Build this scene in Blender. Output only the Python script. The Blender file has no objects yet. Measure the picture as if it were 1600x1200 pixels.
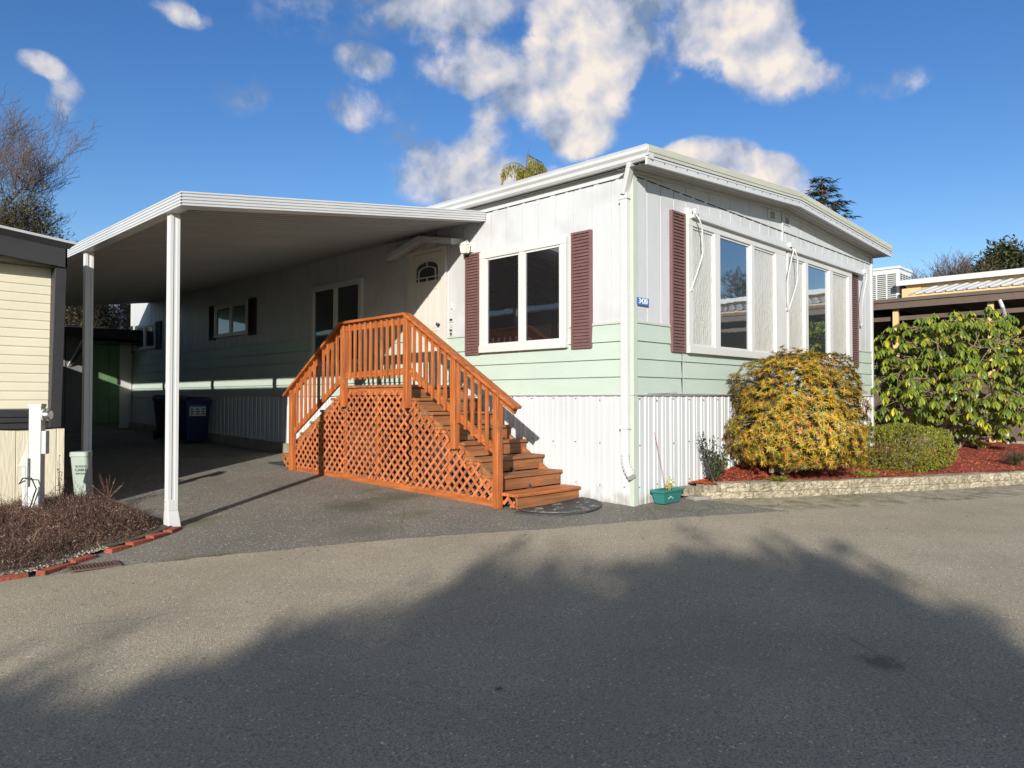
import bpy, bmesh, math, random
from mathutils import Vector, Matrix
C = bpy.data.collections.new("scene"); bpy.context.scene.collection.children.link(C)
sc = bpy.context.scene
# ---------------------------------------------------------------- camera
CAM = Vector((-7.26, -5.06, 1.29)); YAW = math.radians(45.7); PITCH = math.atan(22/1140)
cd = bpy.data.cameras.new("camera"); cam = bpy.data.objects.new("camera", cd); C.objects.link(cam)
cd.sensor_width = 36; cd.lens = 36*1140/1600; cd.clip_end = 3000; cd.clip_start = .05
cam.location = CAM; cam.rotation_euler = (math.pi/2+PITCH, 0, -YAW)
sc.camera = cam
FW = Vector((math.sin(YAW), math.cos(YAW), 0)); RT = Vector((math.cos(YAW), -math.sin(YAW), 0))
# ---------------------------------------------------------------- light
SUN = Vector((1, .67, -.37)).normalized()         # travel direction of sunlight
EL = math.asin(-SUN.z)
sd = bpy.data.lights.new("sun", 'SUN'); sd.energy = 5.0; sd.angle = math.radians(.53); sd.color = (1, .935, .85)
so = bpy.data.objects.new("sun", sd); C.objects.link(so); so.rotation_euler = SUN.to_track_quat('-Z', 'Y').to_euler()
sc.view_settings.view_transform = 'Standard'; sc.view_settings.look = 'None'
sc.view_settings.exposure = 0.48; sc.view_settings.gamma = 1
W = bpy.data.worlds.new("World"); sc.world = W; W.use_nodes = True
nt = W.node_tree; nt.nodes.clear()
def N(nt, t, **k):
    n = nt.nodes.new(t)
    for a, b in k.items(): setattr(n, a, b)
    return n
def L(nt, a, b): nt.links.new(a, b)
def mth(nt, op, a, b=None, c=None, clamp=False):
    n = N(nt, 'ShaderNodeMath', operation=op, use_clamp=clamp)
    for i, v in enumerate((a, b, c)):
        if v is None: continue
        if isinstance(v, (int, float)): n.inputs[i].default_value = v
        else: L(nt, v, n.inputs[i])
    return n.outputs[0]
sky = N(nt, 'ShaderNodeTexSky', sky_type='NISHITA', sun_disc=False)
sky.sun_elevation = EL; sky.sun_rotation = math.atan2(-SUN.x, -SUN.y)
sky.altitude = 50; sky.air_density = 1.0; sky.dust_density = .25; sky.ozone_density = 2.2
hs = N(nt, 'ShaderNodeHueSaturation'); hs.inputs['Saturation'].default_value = 1.30; hs.inputs['Hue'].default_value = .513; L(nt, sky.outputs[0], hs.inputs['Color'])
bg = N(nt, 'ShaderNodeBackground'); bg.inputs[1].default_value = .104; L(nt, hs.outputs[0], bg.inputs[0])
def pixdir(u, v):                                   # a bearing in the sky
    d = FW*1.0 + RT*((u-800)/1140) + Vector((0, 0, 1))*(-(v-622)/1140)
    return d.normalized()
tc = N(nt, 'ShaderNodeTexCoord')
dirv = N(nt, 'ShaderNodeVectorMath', operation='NORMALIZE'); L(nt, tc.outputs['Generated'], dirv.inputs[0])
D = dirv.outputs[0]
# warp
wn = N(nt, 'ShaderNodeTexNoise'); wn.inputs['Scale'].default_value = 5; wn.inputs['Detail'].default_value = 6; L(nt, D, wn.inputs['Vector'])
ws = N(nt, 'ShaderNodeVectorMath', operation='SUBTRACT'); L(nt, wn.outputs['Color'], ws.inputs[0]); ws.inputs[1].default_value = (.5, .5, .5)
wm = N(nt, 'ShaderNodeVectorMath', operation='SCALE'); L(nt, ws.outputs[0], wm.inputs[0]); wm.inputs['Scale'].default_value = .05
wd = N(nt, 'ShaderNodeVectorMath', operation='ADD'); L(nt, D, wd.inputs[0]); L(nt, wm.outputs[0], wd.inputs[1])
DW = wd.outputs[0]
BL = [(270,14,55,20,.75,1),(65,108,36,20,.7,1),(100,140,26,26,.55,.9),(88,175,24,26,.4,.8),(368,142,52,42,.30,.15),
 (570,95,52,28,.8,1),(548,158,44,34,.6,.9),(700,10,110,62,.9,.55),(720,108,80,42,.85,.85),(800,125,100,58,.9,.75),
 (915,70,92,92,1.6,1.25),(900,165,92,80,1.3,1.0),(905,215,54,40,.6,.6),(1030,50,90,80,.75,.55),(1160,45,96,76,1.4,1.1),
 (1215,105,72,52,1.1,.95),(1300,118,36,28,.7,.8),(1400,122,56,24,.45,.8),(690,265,92,54,.62,.85),(755,232,50,60,.6,.9),
 (800,290,110,44,.85,.9),(1110,255,86,44,1.6,1.1),(1190,285,80,50,1.4,1.1),(500,20,120,50,.32,.4),(620,200,80,80,.25,.4),(1000,-60,500,70,.7,.6)]
FILL_CLOUDS = [((-.35, -.6, .72), 900, 700, .8, .6), ((.0, -.2, 1), 700, 700, .6, .5), ((-.9, .0, .5), 700, 400, .6, .5)]   # unseen clouds added overhead and behind the camera to whiten the fill light
tot = None; bri = None
for (u, v, rx, ry, w, b) in BL+[(c_, None, x_, y_, w_, b_) for c_, x_, y_, w_, b_ in FILL_CLOUDS]:
    c = pixdir(u, v) if v is not None else Vector(u).normalized(); r = Vector((c.y, -c.x, 0)).normalized(); up = r.cross(c)
    rx *= 1.12; ry *= 1.12
    k = c.dot(FW) if v is not None else 1.0
    s = N(nt, 'ShaderNodeVectorMath', operation='SUBTRACT'); L(nt, DW, s.inputs[0]); s.inputs[1].default_value = c
    dx = N(nt, 'ShaderNodeVectorMath', operation='DOT_PRODUCT'); L(nt, s.outputs[0], dx.inputs[0]); dx.inputs[1].default_value = r*(1140/(rx*k))
    dy = N(nt, 'ShaderNodeVectorMath', operation='DOT_PRODUCT'); L(nt, s.outputs[0], dy.inputs[0]); dy.inputs[1].default_value = up*(1140/(ry*k))
    dz = N(nt, 'ShaderNodeVectorMath', operation='DOT_PRODUCT'); L(nt, D, dz.inputs[0]); dz.inputs[1].default_value = c
    q = mth(nt, 'ADD', mth(nt, 'MULTIPLY', dx.outputs['Value'], dx.outputs['Value']), mth(nt, 'MULTIPLY', dy.outputs['Value'], dy.outputs['Value']))
    m = mth(nt, 'MULTIPLY', mth(nt, 'SUBTRACT', 1.0, q, clamp=True), w)
    m = mth(nt, 'MULTIPLY', m, mth(nt, 'GREATER_THAN', dz.outputs['Value'], 0.0))
    mb_ = mth(nt, 'MULTIPLY', m, b)
    tot = m if tot is None else mth(nt, 'ADD', tot, m)
    bri = mb_ if bri is None else mth(nt, 'ADD', bri, mb_)
def fbm(vec, sc_, det=11, rough=.60):
    n = N(nt, 'ShaderNodeTexNoise'); n.inputs['Scale'].default_value = sc_; n.inputs['Detail'].default_value = det
    n.inputs['Roughness'].default_value = rough; L(nt, vec, n.inputs['Vector']); return n.outputs[0]
n1 = mth(nt, 'ADD', mth(nt, 'MULTIPLY', fbm(DW, 7.5, 10, .56), .5), mth(nt, 'MULTIPLY', fbm(DW, 21, 10, .60), .5)); ns = fbm(DW, 13, 5, .5)
off = N(nt, 'ShaderNodeVectorMath', operation='ADD'); L(nt, DW, off.inputs[0]); off.inputs[1].default_value = (Vector((0, 0, 1))*.014 - RT*.014)
n2 = fbm(off.outputs[0], 13, 5, .5)
edge = mth(nt, 'MULTIPLY', mth(nt, 'SUBTRACT', n1, .5), mth(nt, 'MULTIPLY', mth(nt, 'MULTIPLY', tot, 3.0, clamp=True), 4.0))
dens = mth(nt, 'ADD', tot, edge)
al = N(nt, 'ShaderNodeMapRange', interpolation_type='SMOOTHSTEP'); L(nt, dens, al.inputs['Value'])
al.inputs['From Min'].default_value = .06; al.inputs['From Max'].default_value = .92; al.inputs['To Max'].default_value = .97
relief = mth(nt, 'MULTIPLY', mth(nt, 'SUBTRACT', ns, n2), 2.9)
bm_ = mth(nt, 'DIVIDE', bri, mth(nt, 'MAXIMUM', tot, .02))
thick = N(nt, 'ShaderNodeMapRange'); L(nt, dens, thick.inputs['Value']); thick.inputs['From Min'].default_value = .1; thick.inputs['From Max'].default_value = 1.5; thick.inputs['To Min'].default_value = -.22; thick.inputs['To Max'].default_value = .12
lit = mth(nt, 'ADD', mth(nt, 'ADD', mth(nt, 'MULTIPLY', bm_, .60), thick.outputs[0]), relief, clamp=True)
cr = N(nt, 'ShaderNodeValToRGB'); L(nt, lit, cr.inputs[0])
cr.color_ramp.elements[0].color = (.24, .32, .46, 1); cr.color_ramp.elements[1].color = (1.0, .90, .80, 1)
e = cr.color_ramp.elements.new(.45); e.color = (.56, .59, .70, 1)
bg2 = N(nt, 'ShaderNodeBackground'); bg2.inputs[1].default_value = .70; L(nt, cr.outputs[0], bg2.inputs[0])
mx = N(nt, 'ShaderNodeMixShader'); L(nt, al.outputs[0], mx.inputs[0]); L(nt, bg.outputs[0], mx.inputs[1]); L(nt, bg2.outputs[0], mx.inputs[2])
wo = N(nt, 'ShaderNodeOutputWorld'); L(nt, mx.outputs[0], wo.inputs[0])

# ---------------------------------------------------------------- materials
MT = {}
def gzc(x, y): return .025*y+.045*(-math.log(1+math.exp(-x*1.2))/1.2+math.log(2)/1.2)
def mat(name, c, r=.6, c2=None, var=.5, vs=3., st=(1, 1, 1), det=6, bump=0, bs=40., bst=None, metal=0, spec=.5, isl=0, speck=None, thr=None, coat=0, splash=0, crack=0, stain=None):
    """c..c2 blended by a noise (scale vs, stretch st); isl: per-island value jitter; speck=(colour, scale, threshold)"""
    m = bpy.data.materials.new(name); m.use_nodes = True; t = m.node_tree
    b = t.nodes['Principled BSDF']; b.inputs['Roughness'].default_value = r; b.inputs['Metallic'].default_value = metal
    b.inputs['Specular IOR Level'].default_value = spec
    if coat: b.inputs['Coat Weight'].default_value = coat
    tc = N(t, 'ShaderNodeTexCoord'); mp = N(t, 'ShaderNodeMapping'); L(t, tc.outputs['Object'], mp.inputs[0]); mp.inputs['Scale'].default_value = st
    if c2 is None: c2 = tuple(x*.82 for x in c)
    n = N(t, 'ShaderNodeTexNoise'); n.inputs['Scale'].default_value = vs; n.inputs['Detail'].default_value = det; n.inputs['Roughness'].default_value = .6
    L(t, mp.outputs[0], n.inputs['Vector'])
    mr = N(t, 'ShaderNodeMapRange'); L(t, n.outputs[0], mr.inputs[0]); a = thr if thr else (.5-.25/max(var, .05)*.5, .5+.25/max(var, .05)*.5)
    mr.inputs[1].default_value = a[0]; mr.inputs[2].default_value = a[1]
    mix = N(t, 'ShaderNodeMix', data_type='RGBA'); L(t, mr.outputs[0], mix.inputs[0])
    mix.inputs[6].default_value = (*c, 1); mix.inputs[7].default_value = (*c2, 1)
    out = mix.outputs[2]
    for sp in (speck or []):
        v = N(t, 'ShaderNodeTexNoise'); v.inputs['Scale'].default_value = sp[1]; v.inputs['Detail'].default_value = 2; L(t, tc.outputs['Object'], v.inputs['Vector'])
        g = N(t, 'ShaderNodeMapRange'); L(t, v.outputs[0], g.inputs[0]); g.inputs[1].default_value = sp[2]; g.inputs[2].default_value = sp[2]+sp[3]
        g.inputs[4].default_value = sp[4] if len(sp) > 4 else 1
        x = N(t, 'ShaderNodeMix', data_type='RGBA'); L(t, g.outputs[0], x.inputs[0]); L(t, out, x.inputs[6]); x.inputs[7].default_value = (*sp[0], 1); out = x.outputs[2]
    for (sx_, sy_, sr_, sc_, sm_) in (stain or []):
        vs_ = N(t, 'ShaderNodeVectorMath', operation='DISTANCE'); L(t, tc.outputs['Object'], vs_.inputs[0]); vs_.inputs[1].default_value = (sx_, sy_, gzc(sx_, sy_))
        nn_ = N(t, 'ShaderNodeTexNoise'); nn_.inputs['Scale'].default_value = 1.6/sr_; nn_.inputs['Detail'].default_value = 9; L(t, tc.outputs['Object'], nn_.inputs['Vector'])
        dd_ = mth(t, 'ADD', mth(t, 'DIVIDE', vs_.outputs['Value'], sr_), mth(t, 'MULTIPLY', mth(t, 'SUBTRACT', nn_.outputs[0], .5), 1.5))
        g_ = N(t, 'ShaderNodeMapRange'); L(t, dd_, g_.inputs[0]); g_.inputs[1].default_value = .3; g_.inputs[2].default_value = 1.15; g_.inputs[3].default_value = sm_; g_.inputs[4].default_value = 0
        x = N(t, 'ShaderNodeMix', data_type='RGBA'); L(t, g_.outputs[0], x.inputs[0]); L(t, out, x.inputs[6]); x.inputs[7].default_value = (*sc_, 1); out = x.outputs[2]
    if crack:
        wn_ = N(t, 'ShaderNodeTexNoise'); wn_.inputs['Scale'].default_value = 1.3; wn_.inputs['Detail'].default_value = 6; L(t, tc.outputs['Object'], wn_.inputs['Vector'])
        wa_ = N(t, 'ShaderNodeMix', data_type='RGBA'); wa_.inputs[0].default_value = .32; L(t, tc.outputs['Object'], wa_.inputs[6]); L(t, wn_.outputs['Color'], wa_.inputs[7])
        vo_ = N(t, 'ShaderNodeTexVoronoi', feature='DISTANCE_TO_EDGE'); vo_.inputs['Scale'].default_value = .75; L(t, wa_.outputs[2], vo_.inputs['Vector'])
        g_ = N(t, 'ShaderNodeMapRange'); L(t, vo_.outputs['Distance'], g_.inputs[0]); g_.inputs[1].default_value = .0015; g_.inputs[2].default_value = .006; g_.inputs[3].default_value = 1; g_.inputs[4].default_value = 0
        k_ = N(t, 'ShaderNodeTexNoise'); k_.inputs['Scale'].default_value = .45; L(t, tc.outputs['Object'], k_.inputs['Vector'])
        k2 = N(t, 'ShaderNodeMapRange'); L(t, k_.outputs[0], k2.inputs[0]); k2.inputs[1].default_value = .52; k2.inputs[2].default_value = .62; k2.inputs[4].default_value = .6*crack
        x = N(t, 'ShaderNodeMix', data_type='RGBA'); L(t, mth(t, 'MULTIPLY', g_.outputs[0], k2.outputs[0]), x.inputs[0]); L(t, out, x.inputs[6]); x.inputs[7].default_value = (.03, .028, .025, 1); out = x.outputs[2]
    if splash:
        sx = N(t, 'ShaderNodeSeparateXYZ'); L(t, tc.outputs['Object'], sx.inputs[0])
        nn = N(t, 'ShaderNodeTexNoise'); nn.inputs['Scale'].default_value = 7; nn.inputs['Detail'].default_value = 8; L(t, tc.outputs['Object'], nn.inputs['Vector'])
        zz_ = mth(t, 'ADD', sx.outputs[2], mth(t, 'MULTIPLY', mth(t, 'SUBTRACT', nn.outputs[0], .5), -.5))
        g_ = N(t, 'ShaderNodeMapRange'); L(t, zz_, g_.inputs[0]); g_.inputs[1].default_value = -.02; g_.inputs[2].default_value = .16; g_.inputs[3].default_value = .55; g_.inputs[4].default_value = 0
        x = N(t, 'ShaderNodeMix', data_type='RGBA'); L(t, g_.outputs[0], x.inputs[0]); L(t, out, x.inputs[6]); x.inputs[7].default_value = (.22, .18, .12, 1); out = x.outputs[2]
    if isl:
        g = N(t, 'ShaderNodeNewGeometry'); h = N(t, 'ShaderNodeHueSaturation'); L(t, out, h.inputs['Color'])
        r_ = N(t, 'ShaderNodeMapRange'); L(t, g.outputs['Random Per Island'], r_.inputs[0]); r_.inputs[3].default_value = 1-isl; r_.inputs[4].default_value = 1+isl
        L(t, r_.outputs[0], h.inputs['Value']); out = h.outputs[0]
        h.inputs['Hue'].default_value = .5
    L(t, out, b.inputs['Base Color'])
    if bump:
        bn = N(t, 'ShaderNodeTexNoise'); bn.inputs['Scale'].default_value = bs; bn.inputs['Detail'].default_value = 4
        m2 = N(t, 'ShaderNodeMapping'); L(t, tc.outputs['Object'], m2.inputs[0]); m2.inputs['Scale'].default_value = bst or st; L(t, m2.outputs[0], bn.inputs['Vector'])
        bu = N(t, 'ShaderNodeBump'); bu.inputs['Strength'].default_value = min(bump, 1); bu.inputs['Distance'].default_value = .01*max(1, bump); L(t, bn.outputs[0], bu.inputs['Height']); L(t, bu.outputs[0], b.inputs['Normal'])
    MT[name] = m; return m
def leafmat(name, cols, r=.45, trans=.25, spec=.4):
    """per-leaf colour picked from a ramp, some light passing through"""
    m = bpy.data.materials.new(name); m.use_nodes = True; t = m.node_tree; b = t.nodes['Principled BSDF']
    b.inputs['Roughness'].default_value = r; b.inputs['Specular IOR Level'].default_value = spec
    g = N(t, 'ShaderNodeNewGeometry'); cr = N(t, 'ShaderNodeValToRGB'); L(t, g.outputs['Random Per Island'], cr.inputs[0])
    el = cr.color_ramp.elements; el[0].color = (*cols[0][1], 1); el[0].position = cols[0][0]; el[1].color = (*cols[-1][1], 1); el[1].position = cols[-1][0]
    for p, c in cols[1:-1]: x = el.new(p); x.color = (*c, 1)
    tc = N(t, 'ShaderNodeTexCoord'); n = N(t, 'ShaderNodeTexNoise'); n.inputs['Scale'].default_value = 2.2; L(t, tc.outputs['Object'], n.inputs['Vector'])
    h = N(t, 'ShaderNodeHueSaturation'); L(t, cr.outputs[0], h.inputs['Color'])
    mr = N(t, 'ShaderNodeMapRange'); L(t, n.outputs[0], mr.inputs[0]); mr.inputs[1].default_value = .3; mr.inputs[2].default_value = .7; mr.inputs[3].default_value = .75; mr.inputs[4].default_value = 1.25
    L(t, mr.outputs[0], h.inputs['Value'])
    L(t, h.outputs[0], b.inputs['Base Color'])
    tr = N(t, 'ShaderNodeBsdfTranslucent'); L(t, h.outputs[0], tr.inputs[0]); mx = N(t, 'ShaderNodeMixShader'); mx.inputs[0].default_value = trans
    o = t.nodes['Material Output']; L(t, b.outputs[0], mx.inputs[1]); L(t, tr.outputs[0], mx.inputs[2]); L(t, mx.outputs[0], o.inputs[0])
    MT[name] = m; return m
def glass(name, base, mixf, rough=.02, tint=(.9, .95, 1)):
    m = bpy.data.materials.new(name); m.use_nodes = True; t = m.node_tree; b = t.nodes['Principled BSDF']
    b.inputs['Base Color'].default_value = (*base, 1); b.inputs['Roughness'].default_value = .25
    gl = N(t, 'ShaderNodeBsdfGlossy'); gl.inputs['Roughness'].default_value = rough; gl.inputs[0].default_value = (*tint, 1)
    nz = N(t, 'ShaderNodeTexNoise'); nz.inputs['Scale'].default_value = 2.5; tc = N(t, 'ShaderNodeTexCoord'); L(t, tc.outputs['Object'], nz.inputs['Vector'])
    bu = N(t, 'ShaderNodeBump'); bu.inputs['Strength'].default_value = .05; bu.inputs['Distance'].default_value = .02; L(t, nz.outputs[0], bu.inputs['Height']); L(t, bu.outputs[0], gl.inputs['Normal'])
    fr = N(t, 'ShaderNodeFresnel'); fr.inputs[0].default_value = 1.6
    f = mth(t, 'ADD', fr.outputs[0], mixf, clamp=True)
    mx = N(t, 'ShaderNodeMixShader'); L(t, f, mx.inputs[0]); L(t, b.outputs[0], mx.inputs[1]); L(t, gl.outputs[0], mx.inputs[2])
    L(t, mx.outputs[0], t.nodes['Material Output'].inputs[0]); MT[name] = m; return m

mat('white_panel', (.51, .53, .545), .45, (.455, .475, .485), vs=2.2, st=(1, 1, .35), bump=.25, bs=26, bst=(1, 1, .12), speck=[((.34, .335, .32), 1.5, .54, .16, .38), ((.36, .35, .33), 120, .60, .1, .35)])
mat('white_metal', (.53, .545, .55), .38, (.46, .475, .475), vs=2, bump=.06, bs=8, speck=[((.45, .44, .40), 5, .66, .15, .5)])
mat('skirt_metal', (.51, .535, .55), .4, (.45, .475, .485), vs=1.5, st=(1, 1, .4), splash=1, speck=[((.42, .38, .3), 9, .70, .1, .5)])
mat('cream_edge', (.47, .48, .40), .5, (.38, .39, .33), vs=3, st=(.3, .3, 2), speck=[((.3, .3, .24), 25, .68, .1, .5)])
mat('green_trim', (.44, .49, .43), .5, (.40, .44, .38), vs=3)
mat('mint_siding', (.43, .51, .45), .45, (.38, .465, .405), vs=1.3, st=(1, 1, 2), bump=.3, bs=30, bst=(.15, .15, 2), speck=[((.48, .56, .50), 1.1, .55, .3, .6), ((.3, .36, .3), 14, .72, .1, .3)])
mat('vinyl_white', (.56, .57, .56), .32, (.50, .51, .49), vs=2)
mat('door_cream', (.55, .53, .48), .4, (.50, .48, .435), vs=2)
mat('shutter_brown', (.160, .085, .080), .5, (.122, .065, .062), vs=6, bump=.1, bs=60)
mat('shutter_brown_shaded', (.025, .018, .018), .5)  # shaded copy of the shutter brown, darkness put into the colour
mat('dark_seam', (.02, .02, .02), .8)
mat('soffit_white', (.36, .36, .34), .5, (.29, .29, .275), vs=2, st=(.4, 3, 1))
mat('concrete', (.30, .28, .24), .9, (.18, .17, .14), vs=5, bump=.6, bs=30)
mat('rust', (.12, .07, .05), .8)
for ax, s in (('x', (.08, 1, 1)), ('y', (1, .08, 1)), ('z', (1, 1, .08))):
    mat('cedar_'+ax, (.50, .150, .036), .55, (.29, .078, .018), var=.9, vs=26, st=s, bump=.7, bs=70, bst=s, isl=.30, speck=[((.22, .075, .02), 6, .62, .1, .7), ((.60, .28, .10), 3, .6, .2, .4)])
    mat('cedar_worn_'+ax, (.36, .14, .048), .65, (.19, .072, .025), var=.9, vs=20, st=s, bump=.8, bs=60, bst=s, isl=.30, speck=[((.16, .12, .07), 4, .55, .15, .7)])
mat('lattice_wood', (.47, .160, .062), .6, (.30, .09, .034), var=.8, vs=12, bump=.3, bs=60, isl=.22)
glass('dark_glass', (.006, .006, .007), .05)
glass('sky_glass', (.02, .03, .035), .30)
mat('foil', (.66, .65, .60), .30, (.56, .55, .50), var=.6, vs=5, st=(2, 1, .4), bump=2, bs=20, bst=(2.4, 1, .5), metal=.35)
mat('asphalt_road', (.47, .405, .29), .93, (.38, .325, .23), vs=.9, var=.8, bump=1.6, bs=160, crack=.5, speck=[((.19, .17, .135), 85, .50, .10, .75), ((.75, .70, .60), 52, .665, .03, .9), ((.28, .27, .16), .8, .6, .15, .35), ((.05, .05, .05), .9, .76, .05, .6)], stain=[(-2.88, -3.66, .13, (.09, .08, .065), .7), (-4.56, -2.33, .03, (.03, .03, .03), .9)])
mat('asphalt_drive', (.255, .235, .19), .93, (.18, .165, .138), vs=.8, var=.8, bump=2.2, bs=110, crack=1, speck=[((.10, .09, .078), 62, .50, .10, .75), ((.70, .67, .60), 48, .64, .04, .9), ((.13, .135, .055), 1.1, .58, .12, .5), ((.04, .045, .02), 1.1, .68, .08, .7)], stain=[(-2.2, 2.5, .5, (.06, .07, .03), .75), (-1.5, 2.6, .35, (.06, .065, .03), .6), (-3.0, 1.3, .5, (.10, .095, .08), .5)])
mat('soil', (.10, .072, .05), .95, (.045, .033, .024), vs=9, var=.9, bump=2, bs=60, speck=[((.4, .37, .32), 70, .64, .05, .9)])
mat('dirt_verge', (.42, .37, .27), .95, (.24, .21, .14), vs=5, var=.9, bump=2, bs=60, speck=[((.12, .13, .05), 3.2, .56, .10, .7), ((.45, .43, .38), 60, .63, .05, .8)])
mat('field', (.09, .10, .05), .95, (.13, .11, .08), vs=.6, var=.8, bump=1, bs=20)
mat('mulch', (.36, .065, .03), .9, (.13, .024, .014), vs=30, var=1, bump=2.5, bs=80)
mat('mulch_chip', (.62, .17, .08), .8, (.30, .05, .025), vs=20, var=.9, isl=.6)
mat('block_stone', (.42, .37, .27), .95, (.22, .19, .13), vs=14, var=1, bump=2.5, bs=50, isl=.15, speck=[((.06, .055, .04), 45, .60, .06, .85), ((.12, .13, .06), 3, .6, .1, .5)])
mat('red_brick', (.36, .085, .045), .9, (.22, .05, .03), vs=16, var=.9, bump=1.5, bs=70, speck=[((.03, .02, .018), 60, .66, .05, .8)])
mat('pebble', (.28, .25, .20), .8, (.14, .12, .09), vs=30, var=1, isl=.6)
mat('cream_siding', (.64, .605, .455), .55, (.58, .55, .41), vs=2, bump=.15, bs=14, bst=(.2, 1, 2))
mat('cream_skirt', (.66, .62, .48), .75, (.56, .52, .39), vs=4, st=(1, 1, .2), bump=.6, bs=40, bst=(1, 1, .15))
mat('charcoal_trim', (.020, .020, .022), .6, (.03, .03, .032), vs=5)
mat('dark_gap', (.02, .022, .025), .9, (.04, .042, .045), vs=6, st=(1, 1, 6))
mat('gray_wall', (.20, .20, .21), .7, (.14, .14, .15), vs=3, st=(1, 1, .3))
mat('shed_green', (.13, .24, .12), .6, (.09, .18, .085), vs=3)
mat('black_roof', (.012, .012, .013), .7)
mat('meter_gray', (.46, .48, .45), .5, (.40, .42, .39), vs=4, speck=[((.2, .16, .1), 20, .72, .05, .6)])
mat('pedestal_green', (.30, .36, .31), .55, (.24, .29, .25), vs=5)
mat('chrome', (.6, .6, .6), .2, metal=.9)
mat('black_plastic', (.012, .012, .013), .4)
mat('bin_blue', (.008, .012, .075), .45)
mat('teal_plastic', (.025, .17, .15), .45, (.02, .13, .115), vs=6)
mat('mat_rubber', (.018, .018, .018), .6, (.05, .05, .048), vs=20, var=1, bump=1, bs=40)
mat('mat_relief', (.17, .165, .155), .5, (.04, .04, .04), vs=20, var=1)
mat('sign_blue', (.03, .16, .42), .4)
mat('sign_white', (.85, .85, .85), .5)
mat('sticker', (.55, .57, .58), .5)
mat('ink', (.02, .02, .02), .6)
mat('bark', (.13, .095, .07), .9, (.07, .05, .035), vs=20, bump=1, bs=40)
mat('bark_light', (.26, .20, .14), .9, (.13, .09, .06), vs=20, bump=1, bs=40)
mat('twig_gray', (.095, .072, .062), .9, (.06, .045, .04), vs=5)
mat('tan_paint', (.62, .44, .22), .6, (.54, .38, .18), vs=3)
mat('brown_fascia', (.12, .085, .065), .6, (.08, .058, .045), vs=3)
mat('shade_black', (.03, .026, .024), .9)  # near-black standing in for shade
mat('galvanized', (.50, .51, .52), .45, (.40, .41, .42), vs=4, metal=.2)
mat('ac_white', (.62, .64, .66), .5, (.52, .54, .56), vs=5)
mat('lamp_glass', (.72, .72, .55), .15, (.6, .6, .4), vs=20)
mat('lamp_iron', (.75, .75, .70), .4)
mat('red_rod', (.35, .10, .10), .5)
leafmat('leaf_rhodo', [(0, (.075, .125, .022)), (.35, (.12, .175, .025)), (.68, (.18, .23, .03)), (.90, (.27, .29, .035)), (.955, (.42, .36, .02)), (1, (.50, .38, .02))], .35, .18)
leafmat('leaf_pieris', [(0, (.06, .075, .012)), (.30, (.19, .18, .018)), (.60, (.36, .26, .02)), (.84, (.44, .20, .022)), (1, (.32, .085, .02))], .4, .2)
leafmat('leaf_azalea', [(0, (.07, .10, .012)), (.4, (.14, .17, .018)), (.8, (.26, .26, .025)), (1, (.30, .20, .03))], .4, .2)
leafmat('leaf_dark', [(0, (.015, .032, .012)), (.6, (.03, .055, .018)), (1, (.06, .09, .03))], .4, .1)
leafmat('leaf_yellowgreen', [(0, (.10, .10, .012)), (.6, (.17, .16, .02)), (1, (.25, .20, .03))], .6, .15)
leafmat('leaf_conifer', [(0, (.02, .032, .012)), (.6, (.045, .055, .02)), (1, (.085, .085, .035))], .7, .08)
leafmat('leaf_brownish', [(0, (.028, .024, .012)), (.5, (.06, .052, .026)), (1, (.11, .085, .04))], .8, .1)
leafmat('leaf_variegated', [(0, (.22, .28, .08)), (.6, (.45, .45, .22)), (1, (.6, .4, .2))], .5, .2)
leafmat('heather_twig', [(0, (.018, .009, .008)), (.5, (.045, .020, .016)), (.8, (.085, .042, .03)), (.95, (.16, .10, .06)), (1, (.34, .25, .16))], .9, .05)
leafmat('heather_bud', [(0, (.07, .032, .025)), (.5, (.12, .062, .045)), (.85, (.24, .15, .10)), (1, (.55, .45, .35))], .9, .1)
leafmat('leaf_litter', [(0, (.05, .03, .018)), (.6, (.12, .07, .035)), (1, (.25, .17, .08))], .8, .1)
leafmat('grass_blade', [(0, (.07, .10, .02)), (.6, (.16, .17, .05)), (1, (.33, .28, .14))], .7, .2)

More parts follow.
